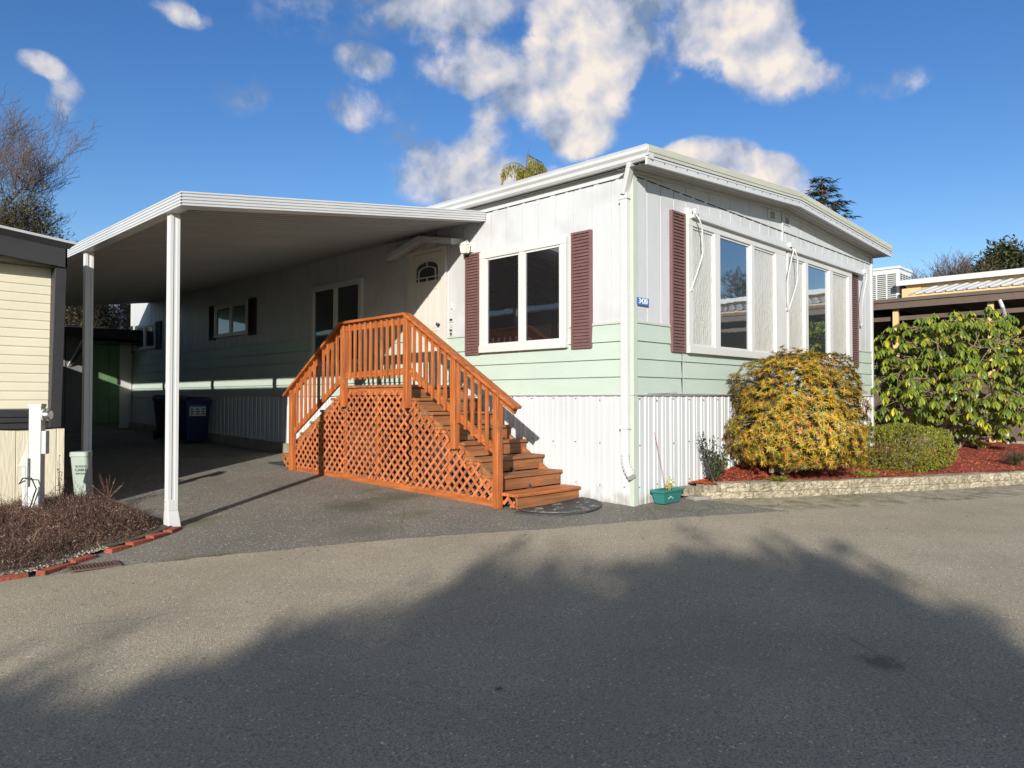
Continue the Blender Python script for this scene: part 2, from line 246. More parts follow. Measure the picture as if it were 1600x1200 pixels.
# ---------------------------------------------------------------- mesh building
class MB:
    def __init__(s): s.v = []; s.f = []; s.m = []; s.mats = []
    def mi(s, m):
        if m is None: return 0
        if m not in s.mats: s.mats.append(m)
        return s.mats.index(m)
    def add(s, vs, fs, m=None):
        o = len(s.v); s.v += [tuple(x) for x in vs]; s.f += [tuple(i+o for i in f) for f in fs]; s.m += [s.mi(m)]*len(fs); return s
    def box(s, x0, x1, y0, y1, z0, z1, m=None):
        return s.add([(x0,y0,z0),(x1,y0,z0),(x1,y1,z0),(x0,y1,z0),(x0,y0,z1),(x1,y0,z1),(x1,y1,z1),(x0,y1,z1)],
                     [(0,3,2,1),(4,5,6,7),(0,1,5,4),(1,2,6,5),(2,3,7,6),(3,0,4,7)], m)
    def bar(s, p, q, w, h, up=(0, 0, 1), m=None):
        p = Vector(p); q = Vector(q); d = (q-p).normalized(); a = d.cross(Vector(up)).normalized(); b = a.cross(d)
        a *= w/2; b *= h/2; c = [p-a-b, p+a-b, p+a+b, p-a+b, q-a-b, q+a-b, q+a+b, q-a+b]
        return s.add(c, [(0,1,2,3),(4,7,6,5),(0,4,5,1),(1,5,6,2),(2,6,7,3),(3,7,4,0)], m)
    def tube(s, pts, r, n=8, m=None, caps=True):
        pts = [Vector(p) for p in pts]; rs = r if isinstance(r, (list, tuple)) else [r]*len(pts); o = []; a = None
        for i, p in enumerate(pts):
            d = (pts[min(i+1, len(pts)-1)]-pts[max(i-1, 0)]).normalized()
            if a is None: a = d.orthogonal().normalized()
            a = (a-d*a.dot(d)); a = a.normalized() if a.length > 1e-6 else d.orthogonal().normalized(); b = d.cross(a)
            for k in range(n):
                t = 2*math.pi*k/n; o.append(p+(a*math.cos(t)+b*math.sin(t))*rs[i])
        fs = [(i*n+k, i*n+(k+1) % n, (i+1)*n+(k+1) % n, (i+1)*n+k) for i in range(len(pts)-1) for k in range(n)]
        if caps: fs += [tuple(range(n))[::-1], tuple((len(pts)-1)*n+k for k in range(n))]
        return s.add(o, fs, m)
    def prism(s, poly, axis, a0, a1, m=None):
        """poly in the two other axes (order x,y,z without axis), extruded along axis"""
        def mk(p, a): return {0: (a, p[0], p[1]), 1: (p[0], a, p[1]), 2: (p[0], p[1], a)}[axis]
        n = len(poly); vs = [mk(p, a0) for p in poly]+[mk(p, a1) for p in poly]
        fs = [(i, (i+1) % n, n+(i+1) % n, n+i) for i in range(n)]+[tuple(range(n))[::-1], tuple(range(n, 2*n))]
        return s.add(vs, fs, m)
    def strip(s, prof, axis, a0, a1, m=None):
        def mk(p, a): return {0: (a, p[0], p[1]), 1: (p[0], a, p[1]), 2: (p[0], p[1], a)}[axis]
        n = len(prof); vs = [mk(p, a0) for p in prof]+[mk(p, a1) for p in prof]
        return s.add(vs, [(i, i+1, n+i+1, n+i) for i in range(n-1)], m)
    def lathe(s, c, prof, n=20, m=None):
        c = Vector(c); vs = [c+Vector((r*math.cos(2*math.pi*k/n), r*math.sin(2*math.pi*k/n), z)) for r, z in prof for k in range(n)]
        fs = [(i*n+k, i*n+(k+1) % n, (i+1)*n+(k+1) % n, (i+1)*n+k) for i in range(len(prof)-1) for k in range(n)]
        return s.add(vs, fs, m)
    def build(s, name, m=None, parent=None, bevel=0, smooth=False, fix=True):
        if not s.f: return None
        off = Vector((0, 0, 0)); p = parent
        while p is not None: off += p.location; p = p.parent
        me = bpy.data.meshes.new(name); me.from_pydata([(x-off.x, y-off.y, z-off.z) for x, y, z in s.v], [], s.f)
        if s.mats:
            for k in s.mats: me.materials.append(MT[k])
            me.polygons.foreach_set('material_index', s.m)
        else: me.materials.append(MT[m])
        if fix and len(s.f) < 20000:
            b = bmesh.new(); b.from_mesh(me); bmesh.ops.recalc_face_normals(b, faces=b.faces); b.to_mesh(me); b.free()
        if smooth: me.polygons.foreach_set('use_smooth', [True]*len(me.polygons))
        me.update()
        o = bpy.data.objects.new(name, me); C.objects.link(o)
        if parent: o.parent = parent
        if bevel:
            md = o.modifiers.new('b', 'BEVEL'); md.width = bevel; md.segments = 2; md.limit_method = 'ANGLE'; md.harden_normals = False
        return o
def tag(o, label=None, cat=None, group=None, kind=None):
    if label: o['label'] = label
    if cat: o['category'] = cat
    if group: o['group'] = group
    if kind: o['kind'] = kind
    return o
def thing(name, loc, label, cat, group=None):
    o = bpy.data.objects.new(name, None); C.objects.link(o); o.location = loc; o.empty_display_size = .2
    return tag(o, label, cat, group)
def copy_thing(src, loc, label, group=None):
    r = src.copy(); C.objects.link(r); r.location = loc; r['label'] = label
    if group: r['group'] = group
    def rec(s_, d_):
        for ch in [x for x in bpy.data.objects if x.parent == s_]:
            c = ch.copy(); C.objects.link(c); c.parent = d_; rec(ch, c)
    rec(src, r); return r
def textmesh(s, size, name, m, parent, loc, rot, depth=.002):
    cu = bpy.data.curves.new(name, 'FONT'); cu.body = s; cu.size = size; cu.extrude = depth; cu.align_x = 'CENTER'; cu.align_y = 'CENTER'
    o = bpy.data.objects.new(name, cu); C.objects.link(o); dg = bpy.context.evaluated_depsgraph_get()
    me = bpy.data.meshes.new_from_object(o.evaluated_get(dg)); bpy.data.objects.remove(o)
    me.materials.clear(); me.materials.append(MT[m]); t = bpy.data.objects.new(name, me); C.objects.link(t)
    off = Vector((0, 0, 0)); p = parent
    while p is not None: off += p.location; p = p.parent
    t.parent = parent; t.location = Vector(loc)-off; t.rotation_euler = rot; return t
R = random.Random(7)
def gz(x, y):
    x = max(-22., min(x, 40.)); y = max(-30., min(y, 30.)); k = 1.2
    sm = -math.log(1+math.exp(min(-x*k, 60)))/k if -x*k < 60 else x
    return .025*y+.045*(sm+math.log(2)/k)
def lerp(a, b, t): return a+(b-a)*t
def poly_y(pts, x):
    if x <= pts[0][0]: a, b = pts[0], pts[1]
    elif x >= pts[-1][0]: a, b = pts[-2], pts[-1]
    else:
        for a, b in zip(pts, pts[1:]):
            if a[0] <= x <= b[0]: break
    return a[1]+(b[1]-a[1])*(x-a[0])/(b[0]-a[0])
# ================================================================ THE SETTING
def frange(a, b, s):
    o = []; x = a
    while x < b-1e-6: o.append(x); x += s
    return o+[b]
xs = [-600, -300, -150, -80, -50, -35]+frange(-25, 30, .5)+[36, 45, 60, 90, 150, 300, 600]
ys = [-600, -300, -150, -80, -50, -38]+frange(-30, 30, .5)+[36, 45, 60, 90, 150, 300, 600]
g = MB(); nx = len(xs)
g.add([(x, y, gz(x, y)-.03) for y in ys for x in xs], [(j*nx+i, j*nx+i+1, (j+1)*nx+i+1, (j+1)*nx+i) for j in range(len(ys)-1) for i in range(nx-1)])
tag(g.build('ground', 'field', smooth=True), kind='structure')
SEAM = [(-9, 3.4), (-5.9, 1.98), (-5.1, 1.74), (-4.11, 1.28), (-2.94, .72), (-1.72, -.06), (-.16, -.84), (.73, -1.33), (2.46, -2.16), (4.81, -3.08), (9, -4.75), (13, -6.3)]
def sheet(name, m, xa, xb, st, lo, hi, rows, dz, kind='structure', jit=0):
    b = MB(); X = frange(xa, xb, st); n = rows+1
    for x in X:
        for j in range(n):
            y = lerp(lo(x), hi(x), j/rows); b.v.append((x, y+(R.uniform(-jit, jit) if j == rows else 0), gz(x, y)+dz))
    b.f = [(i*n+j, (i+1)*n+j, (i+1)*n+j+1, i*n+j+1) for i in range(len(X)-1) for j in range(n-1)]; b.m = [0]*len(b.f)
    o = b.build(name, m, smooth=True); tag(o, kind=kind); return o
seam = lambda x: poly_y(SEAM, x)
sheet('road', 'asphalt_road', -22, 16, .08, lambda x: seam(x)-9.5, seam, 36, .010, jit=.028)
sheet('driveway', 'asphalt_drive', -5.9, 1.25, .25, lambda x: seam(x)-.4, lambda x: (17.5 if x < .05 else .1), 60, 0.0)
sheet('verge_ground', 'dirt_verge', 1.0, 14, .25, lambda x: seam(x)-.3, lambda x: -.2 if x < 1.6 else seam(x)+1.2, 10, .004)
sheet('path', 'asphalt_road', -22, 16, .5, lambda x: seam(x)-16, lambda x: seam(x)-9.6, 10, .03)   # far pavement across the road
# planting bed on the left, edged with bricks
BR = [(-6.3, 2.02), (-5.9, 2.06), (-5.72, 1.98), (-5.45, 2.08), (-5.25, 2.26), (-4.95, 2.37), (-4.7, 2.50), (-4.5, 2.62), (-4.3, 2.78), (-4.2, 2.9)]
sheet('planting_soil', 'soil', -9, -4.2, .1, lambda x: poly_y(BR, x)+.06, lambda x: 5.4, 20, .035)
# brick edging: every brick a thing
bpos = [(-6.12, 2.0, 4, .24, 'half buried red brick at the left picture edge, end of the bed edging'),
        (-5.86, 2.02, -3, .27, 'bright red paving brick in the bed edging, second from the picture edge'),
        (-5.52, 2.05, 33, .30, 'long slanted red brick beside the drain grate'),
        (-5.27, 2.22, 28, .22, 'short red brick at the end of the slanted pair above the drain grate'),
        (-4.93, 2.38, 26, .22, 'dark red brick under the heather, first of the curved run to the post'),
        (-4.70, 2.50, 29, .24, 'dark red brick under the heather, middle of the curved run to the post'),
        (-4.48, 2.63, 34, .24, 'dark red brick of the curved edging one before the carport post'),
        (-4.27, 2.79, 44, .24, 'dark red brick lying right in front of the white carport post')]
for x, y, a, ln, lab in bpos:
    z = gz(x, y); b = MB(); b.box(-ln/2, ln/2, -.048, .048, -.03, .028+R.uniform(-.004, .008))
    b.v = [(vx+R.uniform(-.004, .004), vy+R.uniform(-.004, .004), vz) for vx, vy, vz in b.v]
    o = b.build('edging_brick', 'red_brick', bevel=.006); o.location = (x, y, z+.005); o.rotation_euler = (R.uniform(-.05, .05), R.uniform(-.04, .04), math.radians(a))
    tag(o, lab, 'brick', 'red bricks edging the heather bed')
# pebbles among the bricks
pb = MB()
for i in range(330):
    x = R.uniform(-6.6, -5.0); y = poly_y(BR, x)+R.uniform(.0, .3)*R.random()+.02; s = R.uniform(.006, .014); z = gz(x, y)+.035
    pb.add([(x-s, y, z), (x, y-s, z), (x+s, y, z), (x, y+s, z), (x, y, z+s), (x, y, z-s)], [(0,1,4),(1,2,4),(2,3,4),(3,0,4)])
tag(pb.build('pebbles', 'pebble'), 'small pale pebbles scattered along the brick edging', 'pebbles', kind='stuff')
# drain grate
dr = thing('drain_grate', (-5.27, 1.87, gz(-5.27, 1.87)+.014), 'small rusty slotted drain grate set in the asphalt beside the red bricks', 'drain')
fr = MB(); cx, cy = -5.27, 1.87; az = math.radians(-8); 
def rot2(x, y, a=az): return (cx+x*math.cos(a)-y*math.sin(a), cy+x*math.sin(a)+y*math.cos(a))
def rbox(mb, x0, x1, y0, y1, z0, z1, zb):
    P = [rot2(x0, y0), rot2(x1, y0), rot2(x1, y1), rot2(x0, y1)]
    mb.add([(p[0], p[1], zb+z0) for p in P]+[(p[0], p[1], zb+z1) for p in P], [(0,3,2,1),(4,5,6,7),(0,1,5,4),(1,2,6,5),(2,3,7,6),(3,0,4,7)])
zb = gz(cx, cy)+.014
rbox(fr, -.19, .19, -.11, -.085, 0, .012, zb); rbox(fr, -.19, .19, .085, .11, 0, .012, zb); rbox(fr, -.19, -.165, -.085, .085, 0, .012, zb); rbox(fr, .165, .19, -.085, .085, 0, .012, zb)
fr.build('frame', 'rust', dr)
sl = MB()
for i in range(12): x = -.15+i*.027; rbox(sl, x, x+.011, -.085, .085, 0, .010, zb)
sl.build('bars', 'rust', dr)
hb = MB(); rbox(hb, -.165, .165, -.085, .085, 0, .002, zb); hb.build('pit', 'dark_seam', dr)

lt_ = MB()
for i in range(520):
    q = i % 4
    if q == 0: x = R.uniform(-5.2, 1.0); y = seam(x)+R.gauss(.1, .25)
    elif q == 1: x = R.uniform(-4, -1.3); y = R.uniform(1.0, 6)
    elif q == 2: x = R.uniform(1.0, 8); y = lerp(seam(x), poly_y([(1.28, -.44), (4.67, -2.16), (13, -5.2)], x), R.random())-.03
    else: x = R.uniform(-6, 5); y = seam(x)-R.random()**2*3
    z = gz(x, y)+.014; a = R.uniform(0, 6.28); l_ = R.uniform(.006, .018); w_ = l_*R.uniform(.2, .5); c_, s_ = math.cos(a), math.sin(a)
    lt_.add([(x-c_*l_, y-s_*l_, z), (x-s_*w_, y+c_*w_, z+.004), (x+c_*l_, y+s_*l_, z+.001), (x+s_*w_, y-c_*w_, z)], [(0,1,2,3)])
tag(lt_.build('leaf_litter', 'leaf_litter', fix=False), 'dry leaf scraps lying along the pavement edges and on the driveway', 'leaf litter', kind='stuff')
# retaining wall and mulch bed on the right
WL = [(1.28, -.44), (1.66, -.70), (2.06, -.95), (3.25, -1.50), (4.67, -2.16), (6.35, -2.80), (9, -3.75), (13, -5.2)]
wl = lambda x: poly_y(WL, x)
rw = thing('retaining_wall', (4.6, -2.0, 0), 'low two course wall of split faced concrete blocks holding the red mulch bed', 'retaining wall')
def block(mb, x0, x1, z0, z1, out=0., dep=.2):
    y0, y1 = wl(x0), wl(x1); d = Vector((x1-x0, y1-y0, 0)).normalized(); nrm = Vector((d.y, -d.x, 0))
    a = Vector((x0, y0, 0))+d*.007; b = Vector((x1, y1, 0))-d*.007
    n = 9; h = 5
    # rough split face
    grid = [[a.lerp(b, i/n)+nrm*(out+R.uniform(-.014, .016)*(1 if 0 < i < n else -.5)) for i in range(n+1)] for j in range(h+1)]
    vs = []
    for j in range(h+1):
        for i in range(n+1):
            p = grid[j][i]; zz = lerp(z0, z1, j/h)+gz(p.x, p.y)
            if j == h: p = p - nrm*.006
            vs.append((p.x, p.y, zz))
    fs = [(j*(n+1)+i, j*(n+1)+i+1, (j+1)*(n+1)+i+1, (j+1)*(n+1)+i) for j in range(h) for i in range(n)]
    k = len(vs)
    for i in range(n+1):
        p = a.lerp(b, i/n)-nrm*dep; vs.append((p.x, p.y, z1+gz(p.x, p.y)))
    fs += [(h*(n+1)+i, h*(n+1)+i+1, k+i+1, k+i) for i in range(n)]
    p, q = a-nrm*dep, b-nrm*dep; m_ = len(vs); vs += [(p.x, p.y, z0+gz(p.x, p.y)), (q.x, q.y, z0+gz(q.x, q.y))]
    vs_l = [j*(n+1) for j in range(h+1)]; vs_r = [j*(n+1)+n for j in range(h+1)]
    fs += [tuple(vs_l+[k, m_]), tuple(vs_r[::-1]+[m_+1, k+n])]
    mb.add(vs, fs)
top = MB(); bot = MB()
x = 1.28
while x < 12.5:
    d = R.uniform(.36, .42); block(top, x, x+d*.9, .085, .19+R.uniform(-.006, .006), R.uniform(-.004, .008)); x += d*.9
x = 1.05
while x < 12.5:
    d = R.uniform(.5, .6); block(bot, x, x+d, -.04, .082, .035+R.uniform(-.006, .008)); x += d
top.build('top_course', 'block_stone', rw, fix=True); bot.build('bottom_course', 'block_stone', rw)
for (x, y, a, z, lab) in [(1.02, -.12, -8, .05, 'loose grey concrete block perched at the wall end by the teal planter'),
                          (1.30, -.30, -28, .08, 'tan split faced block between the loose grey block and the low wall')]:
    b = MB(); b.box(-.16, .16, -.10, .10, 0, .10); o = b.build('garden_block', 'block_stone', bevel=.008); o.location = (x, y, gz(x, y)+z*.8); o.rotation_euler = (0, 0, math.radians(a)); tag(o, lab, 'concrete block', 'loose garden blocks at the end of the low wall')
b = MB(); b.box(-.2, .2, -.13, .13, 0, .05); o = b.build('garden_block', 'concrete', bevel=.01); o.location = (1.12, -.25, gz(1.1, -.2)-.01); o.rotation_euler = (0, 0, -.3); tag(o, 'flat pale concrete slab lying under the two loose blocks', 'concrete block', 'loose garden blocks at the end of the low wall')
def mz(x, y):   # mulch surface height
    f = wl(x); t = max(0, min(1, (y-f)/1.4)); return gz(x, y)+.165+.13*math.sin(t*1.5)*min(1, (x-1.2)/1.5)+.02*math.sin(x*3+y*2)
mb = MB(); X = frange(1.2, 13.5, .15); rows = 24; n = rows+1
for x in X:
    lo = wl(x)+.12; hi = 0.0 if x < 8.35 else 1.2
    if lo > hi: lo = hi-.02
    for j in range(n):
        y = lerp(lo, hi, j/rows); mb.v.append((x, y, mz(x, y)+R.uniform(-.008, .008)))
mb.f = [(i*n+j, (i+1)*n+j, (i+1)*n+j+1, i*n+j+1) for i in range(len(X)-1) for j in range(n-1)]; mb.m = [0]*len(mb.f)
tag(mb.build('mulch_bed', 'mulch', smooth=True), kind='structure')
ch = MB()
for i in range(26000):
    x = 1.25+R.random()**1.3*11; lo = wl(x)+.1; hi = -.02 if x < 8.35 else 1.0; y = R.uniform(lo, hi); z = mz(x, y)+.006+R.random()*.010
    a = R.uniform(0, math.pi); l = R.uniform(.012, .035); w = R.uniform(.003, .007); t = R.uniform(-.35, .35)
    c_, s_ = math.cos(a), math.sin(a); dz = l*math.sin(t)
    ch.add([(x-c_*l-s_*w, y-s_*l+c_*w, z-dz), (x-c_*l+s_*w, y-s_*l-c_*w, z-dz), (x+c_*l+s_*w, y+s_*l-c_*w, z+dz), (x+c_*l-s_*w, y+s_*l+c_*w, z+dz+R.uniform(-.004, .004))], [(0,1,2,3)])
tag(ch.build('mulch_chips', 'mulch_chip', fix=False), 'red bark chips spread over the raised bed', 'mulch', kind='stuff')
# gravel crumbs and grass tufts along the verge
gr = MB()
for i in range(5200):
    x = R.uniform(1.1, 9); f = wl(x)-.06; s0 = seam(x); y = lerp(s0, f, R.random()**.8)
    if math.sin(x*2.3)+math.sin(x*5.1+1)+math.sin(y*7) < R.uniform(-1.5, 1.2): continue
    z = gz(x, y)+.004; h = R.uniform(.01, .04); a = R.uniform(0, 6.28); w = .003; lx, ly = math.cos(a)*h*.7, math.sin(a)*h*.7
    gr.add([(x-w, y, z), (x+w, y, z), (x+lx, y+ly, z+h)], [(0,1,2)])
tag(gr.build('grass_tufts', 'grass_blade', fix=False), 'short moss and grass growing in the dirt strip along the low wall', 'grass', kind='stuff')
gv = MB()
for i in range(3000):
    if i % 5: x = R.uniform(1.1, 9); y = lerp(seam(x), wl(x), R.random())
    else: x = R.uniform(-5.5, 1.2); y = seam(x)+R.gauss(0, .12)+.02
    s = R.uniform(.002, .006); z = gz(x, y)+.008
    gv.add([(x-s, y, z), (x, y-s, z), (x+s, y, z), (x, y+s, z), (x, y, z+s)], [(0,1,4),(1,2,4),(2,3,4),(3,0,4)])
tag(gv.build('gravel', 'pebble', fix=False), 'loose gravel crumbs along the pavement edges', 'gravel', kind='stuff')
# ================================================================ THE MOBILE HOME
HX, HY = 8.30, 17.2           # size
home = thing('mobile_home', (0, 0, 0), 'white and mint green double wide mobile home with a low gable roof and brown shutters', 'mobile home')
def grooved(a0, a1, z0, z1, sp=.305, face='A', ph=.0, depth=.012, gw=.014, zt=None):
    """vertical board panelling; A = plane x=0 facing -x, B = plane y=0 facing -y"""
    prof = [(a0, 0)]; a = a0+ph+sp
    while a < a1-.03:
        prof += [(a-gw/2, 0), (a-gw/2+.002, depth), (a+gw/2-.002, depth), (a+gw/2, 0)]; a += sp
    prof.append((a1, 0)); m = MB(); n = len(prof)
    f = (lambda p, z: (p[1], p[0], z)) if face == 'A' else (lambda p, z: (p[0], p[1], z))
    top = (lambda q: z1) if zt is None else zt
    m.add([f(p, z0) for p in prof]+[f(p, top(p[0])) for p in prof], [(i, i+1, n+i+1, n+i) for i in range(n-1)])
    return m
# upper panelling
wa = grooved(0, 4.34, 2.20, 3.985); w2 = grooved(4.34, HY, 2.40, 3.985)
wa.add(w2.v, w2.f); wa.build('panelling', 'white_panel', home)
grooved(0, HX, 2.20, 3.985, face='B').build('panelling', 'white_panel', home)
roofz = lambda x: lerp(4.03, 4.335, x/4.13) if x < 4.13 else lerp(4.335, 4.15, (x-4.13)/(HX-4.13))
gb = grooved(0, HX, 3.985, 4.0, face='B', sp=.61, zt=lambda x: roofz(x)); gb.v = [(x, y+.004, z) for x, y, z in gb.v]
gb.build('gable_panel', 'white_panel', home)
# rain flashing under the gable panel and along wall A
fl = MB(); fl.box(-.004, HX+.004, -.016, 0, 3.975, 3.995)
fl.box(-.016, 0, -.02, HY, 3.975, 3.995); fl.build('flashing', 'white_metal', home)
fl = MB()
x = .05
while x < HX-.2:
    w = R.uniform(.15, .27); fl.box(x, x+w, -.012, -.001, 3.966, 3.974); x += w+R.uniform(.03, .1)
y = .25
while y < 12: w = R.uniform(.15, .26); fl.box(-.012, -.001, y, y+w, 3.966, 3.974); y += w+R.uniform(.04, .12)
fl.build('flashing_gap', 'dark_seam', home)
up = MB(); up.box(-.004, .05, 0, HY, 3.995, 4.065); up.build('frieze', 'white_metal', home)
# lap siding
def lap(a0, a1, zs, face):
    m = MB(); prof = []
    for z0, z1 in zip(zs, zs[1:]):
        prof += [(-.022, z0), (-.020, z0+.004), (-.006, z1-.012), (.004, z1-.010), (.004, z1)]
    for p, q in zip(prof, prof[1:]):
        if face == 'A': m.add([(p[0], a0, p[1]), (p[0], a1, p[1]), (q[0], a1, q[1]), (q[0], a0, q[1])], [(0,1,2,3)])
        else: m.add([(a0, p[0], p[1]), (a1, p[0], p[1]), (a1, q[0], q[1]), (a0, q[0], q[1])], [(0,1,2,3)])
    return m
z4 = [1.335+.2165*i for i in range(5)]; z5 = [1.335+.2165*i for i in range(6)]
l = lap(0, 4.34, z4, 'A'); l2 = lap(4.34, HY, z5, 'A'); l.add(l2.v, l2.f); l.build('lap_siding', 'mint_siding', home)
lap(0, HX, z4, 'B').build('lap_siding', 'mint_siding', home)
sm = MB(); sm.box(-.024, .0, 2.28, 2.284, 0, 0.01)
tr = MB(); tr.box(-.016, .0, 0, 3.40, 2.198, 2.226); tr.box(-.016, 0, 4.42, HY, 2.415, 2.44); tr.box(0, HX, -.016, 0, 2.198, 2.226)
tr.build('belt_trim', 'green_trim', home)
jn = MB(); jn.box(1.07, 1.074, -.0235, -.004, 1.34, 1.87); jn.box(5.2, 5.204, -.0235, -.004, 1.34, 1.87)
jn.build('siding_joint', 'dark_seam', home)
# skirting
def corr(a0, a1, face, zb, zt=1.33, cur=.0):
    prof = [(a0, 0)]; a = a0
    while a < a1-.16:
        prof += [(a+.045, 0), (a+.055, -.014), (a+.085, -.014), (a+.095, 0), (a+.13, 0), (a+.135, -.006), (a+.150, -.006), (a+.155, 0)]; a += .19
    prof.append((a1, 0)); n = len(prof); m = MB()
    if face == 'A': vs = [(p[1], p[0], zb(p[0])) for p in prof]+[(p[1], p[0], zt) for p in prof]
    else: vs = [(p[0], p[1], zb(p[0])) for p in prof]+[(p[0], p[1], zt) for p in prof]
    m.add(vs, [(i, i+1, n+i+1, n+i) for i in range(n-1)]); return m
corr(0, HY, 'A', lambda y: gz(0, y)-.03 if y < 6.3 else .02+gz(0, y)+.16).build('skirting', 'skirt_metal', home)
corr(0, HX, 'B', lambda x: gz(x, 0)-.05).build('skirting', 'skirt_metal', home)
sk = MB()
for z in (.22, .72, 1.27):
    y = .12
    while y < 12: sk.tube([(-.016, y+R.uniform(-.02, .02), z+R.uniform(-.02, .02)+.01*y), (-.0, y, z+.01*y)], .0055, 6); y += .38
    x = .12
    while x < HX: sk.tube([(x+R.uniform(-.02, .02), -.016, z+R.uniform(-.02, .02)), (x, 0, z)], .0055, 6); x += .38
sk.build('skirting_screws', 'rust', home)
cb = MB(); n = 30
for i in range(n):
    y0 = lerp(6.25, HY, i/n); y1 = lerp(6.25, HY, (i+1)/n)
    cb.box(-.10, -.01, y0, y1-.003, gz(0, y0)-.03, gz(0, (y0+y1)/2)+.19)
cb.build('footing', 'concrete', home)
fl = MB(); fl.box(-.034, .0, -.034, HY, 1.322, 1.336); fl.box(0, HX, -.034, 0, 1.322, 1.336); fl.build('drip_edge', 'galvanized', home)
pp = MB(); pp.tube([(.75, -.045, 1.345), (3.4, -.045, 1.335)], .009, 6); pp.tube([(1.07, -.035, 1.87), (1.07, -.035, 1.35)], .004, 5); pp.tube([(.25, -.03, 1.345), (.55, -.05, 1.35), (.9, -.05, 1.36)], .008, 5); pp.build('cable', 'galvanized', home)
# right and back walls, floor (closed body)
bd = MB(); bd.box(.02, HX-.002, .02, HY, .15, 3.99); bd.build('body', 'white_panel', home)
wr = MB(); wr.strip([(HX, gz(HX, 0)-.05), (HX, 1.33)], 1, 0, HY, 'skirt_metal'); wr.strip([(HX+.002, 1.33), (HX+.002, 2.2)], 1, 0, HY, 'mint_siding'); wr.strip([(HX, 2.2), (HX, 4.1)], 1, 0, HY, 'white_panel'); wr.build('side_wall', None, home)
# corner trims
ct = MB(); ct.prism([(-.026, .035), (-.026, -.026), (.06, -.026), (.06, 0), (0, 0), (0, .035)], 2, .0, 4.03); ct.build('corner_trim', 'green_trim', home, bevel=.003)
ct = MB(); ct.box(HX-.05, HX+.02, -.028, 0, 0, 4.12); ct.build('corner_trim', 'white_metal', home, bevel=.003)
# roof
RY0, RY1 = -.32, HY+.4
A_, P_, B_ = (-.16, 4.225), (4.13, 4.535), (8.52, 4.345)
rf = MB(); rf.prism([(A_[0], A_[1]), (P_[0], P_[1]), (B_[0], B_[1]), (B_[0], B_[1]-.08), (P_[0], P_[1]-.08), (A_[0], A_[1]-.08)], 1, RY0-.02, RY1)
rr = rf.build('roof', 'cream_edge', home)
sp = MB(); sp.prism([(A_[0], A_[1]-.12), (P_[0], P_[1]-.12), (B_[0], B_[1]-.12), (B_[0], B_[1]-.13), (P_[0], P_[1]-.13), (A_[0], A_[1]-.13)], 1, RY0-.008, RY0+.02)
sp.build('roof_seam', 'dark_seam', home)
ed = MB(); ed.prism([(A_[0], A_[1]-.08), (P_[0], P_[1]-.08), (B_[0], B_[1]-.08), (B_[0], B_[1]-.12), (P_[0], P_[1]-.12), (A_[0], A_[1]-.12)], 1, RY0-.012, RY0+.02)
ed.build('roof_edge', 'cream_edge', home)
fa = MB(); fa.prism([(A_[0]+.0, A_[1]-.13), (P_[0], P_[1]-.13), (B_[0], B_[1]-.13), (B_[0], B_[1]-.225), (P_[0], P_[1]-.225), (A_[0], A_[1]-.225)], 1, RY0, RY0+.03)
fa.prism([(A_[0]+.0, A_[1]-.125), (P_[0], P_[1]-.125), (B_[0], B_[1]-.125), (B_[0], B_[1]-.155), (P_[0], P_[1]-.155), (A_[0], A_[1]-.155)], 1, RY0-.006, RY0)
fa.build('fascia', 'white_metal', home)
nl = MB()
for k in range(34):
    x = lerp(A_[0]+.1, B_[0]-.1, k/33); zt = lerp(A_[1], P_[1], (x-A_[0])/(P_[0]-A_[0])) if x < P_[0] else lerp(P_[1], B_[1], (x-P_[0])/(B_[0]-P_[0]))
    nl.box(x-.006, x+.006, RY0-.008, RY0-.001, zt-.175, zt-.163)
nl.build('fascia_screws', 'rust', home)
# soffit with board grooves running along x
sf = MB()
zb = lambda x: (lerp(A_[1], P_[1], (x-A_[0])/(P_[0]-A_[0])) if x < P_[0] else lerp(P_[1], B_[1], (x-P_[0])/(B_[0]-P_[0])))-.205
yy = [RY0+.03]+sum([[y, y+.003, y+.009, y+.012] for y in [RY0+.03+.075*k for k in range(1, 6)]], [])+[.02]
for (xa, xb) in ((A_[0], P_[0]), (P_[0], B_[0])):
    pr = []
    for i, y in enumerate(yy):
        d = .008 if (0 < i < len(yy)-1 and (i-1) % 4 in (1, 2)) else 0; pr.append((y, d))
    n = len(pr); sf.add([(xa, y, zb(xa)+d) for y, d in pr]+[(xb, y, zb(xb)+d) for y, d in pr], [(i, i+1, n+i+1, n+i) for i in range(n-1)])
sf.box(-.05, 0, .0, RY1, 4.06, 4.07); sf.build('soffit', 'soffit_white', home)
cr_ = MB(); cr_.prism([(0, zb(0)-.035), (P_[0], zb(P_[0])-.035), (HX, zb(HX)-.035), (HX, zb(HX)-.001), (P_[0], zb(P_[0])-.001), (0, zb(0)-.001)], 1, -.03, .0); cr_.box(4.13, 4.17, -.02, -.002, 3.66, 4.28)
cr_.build('gable_moulding', 'white_metal', home)
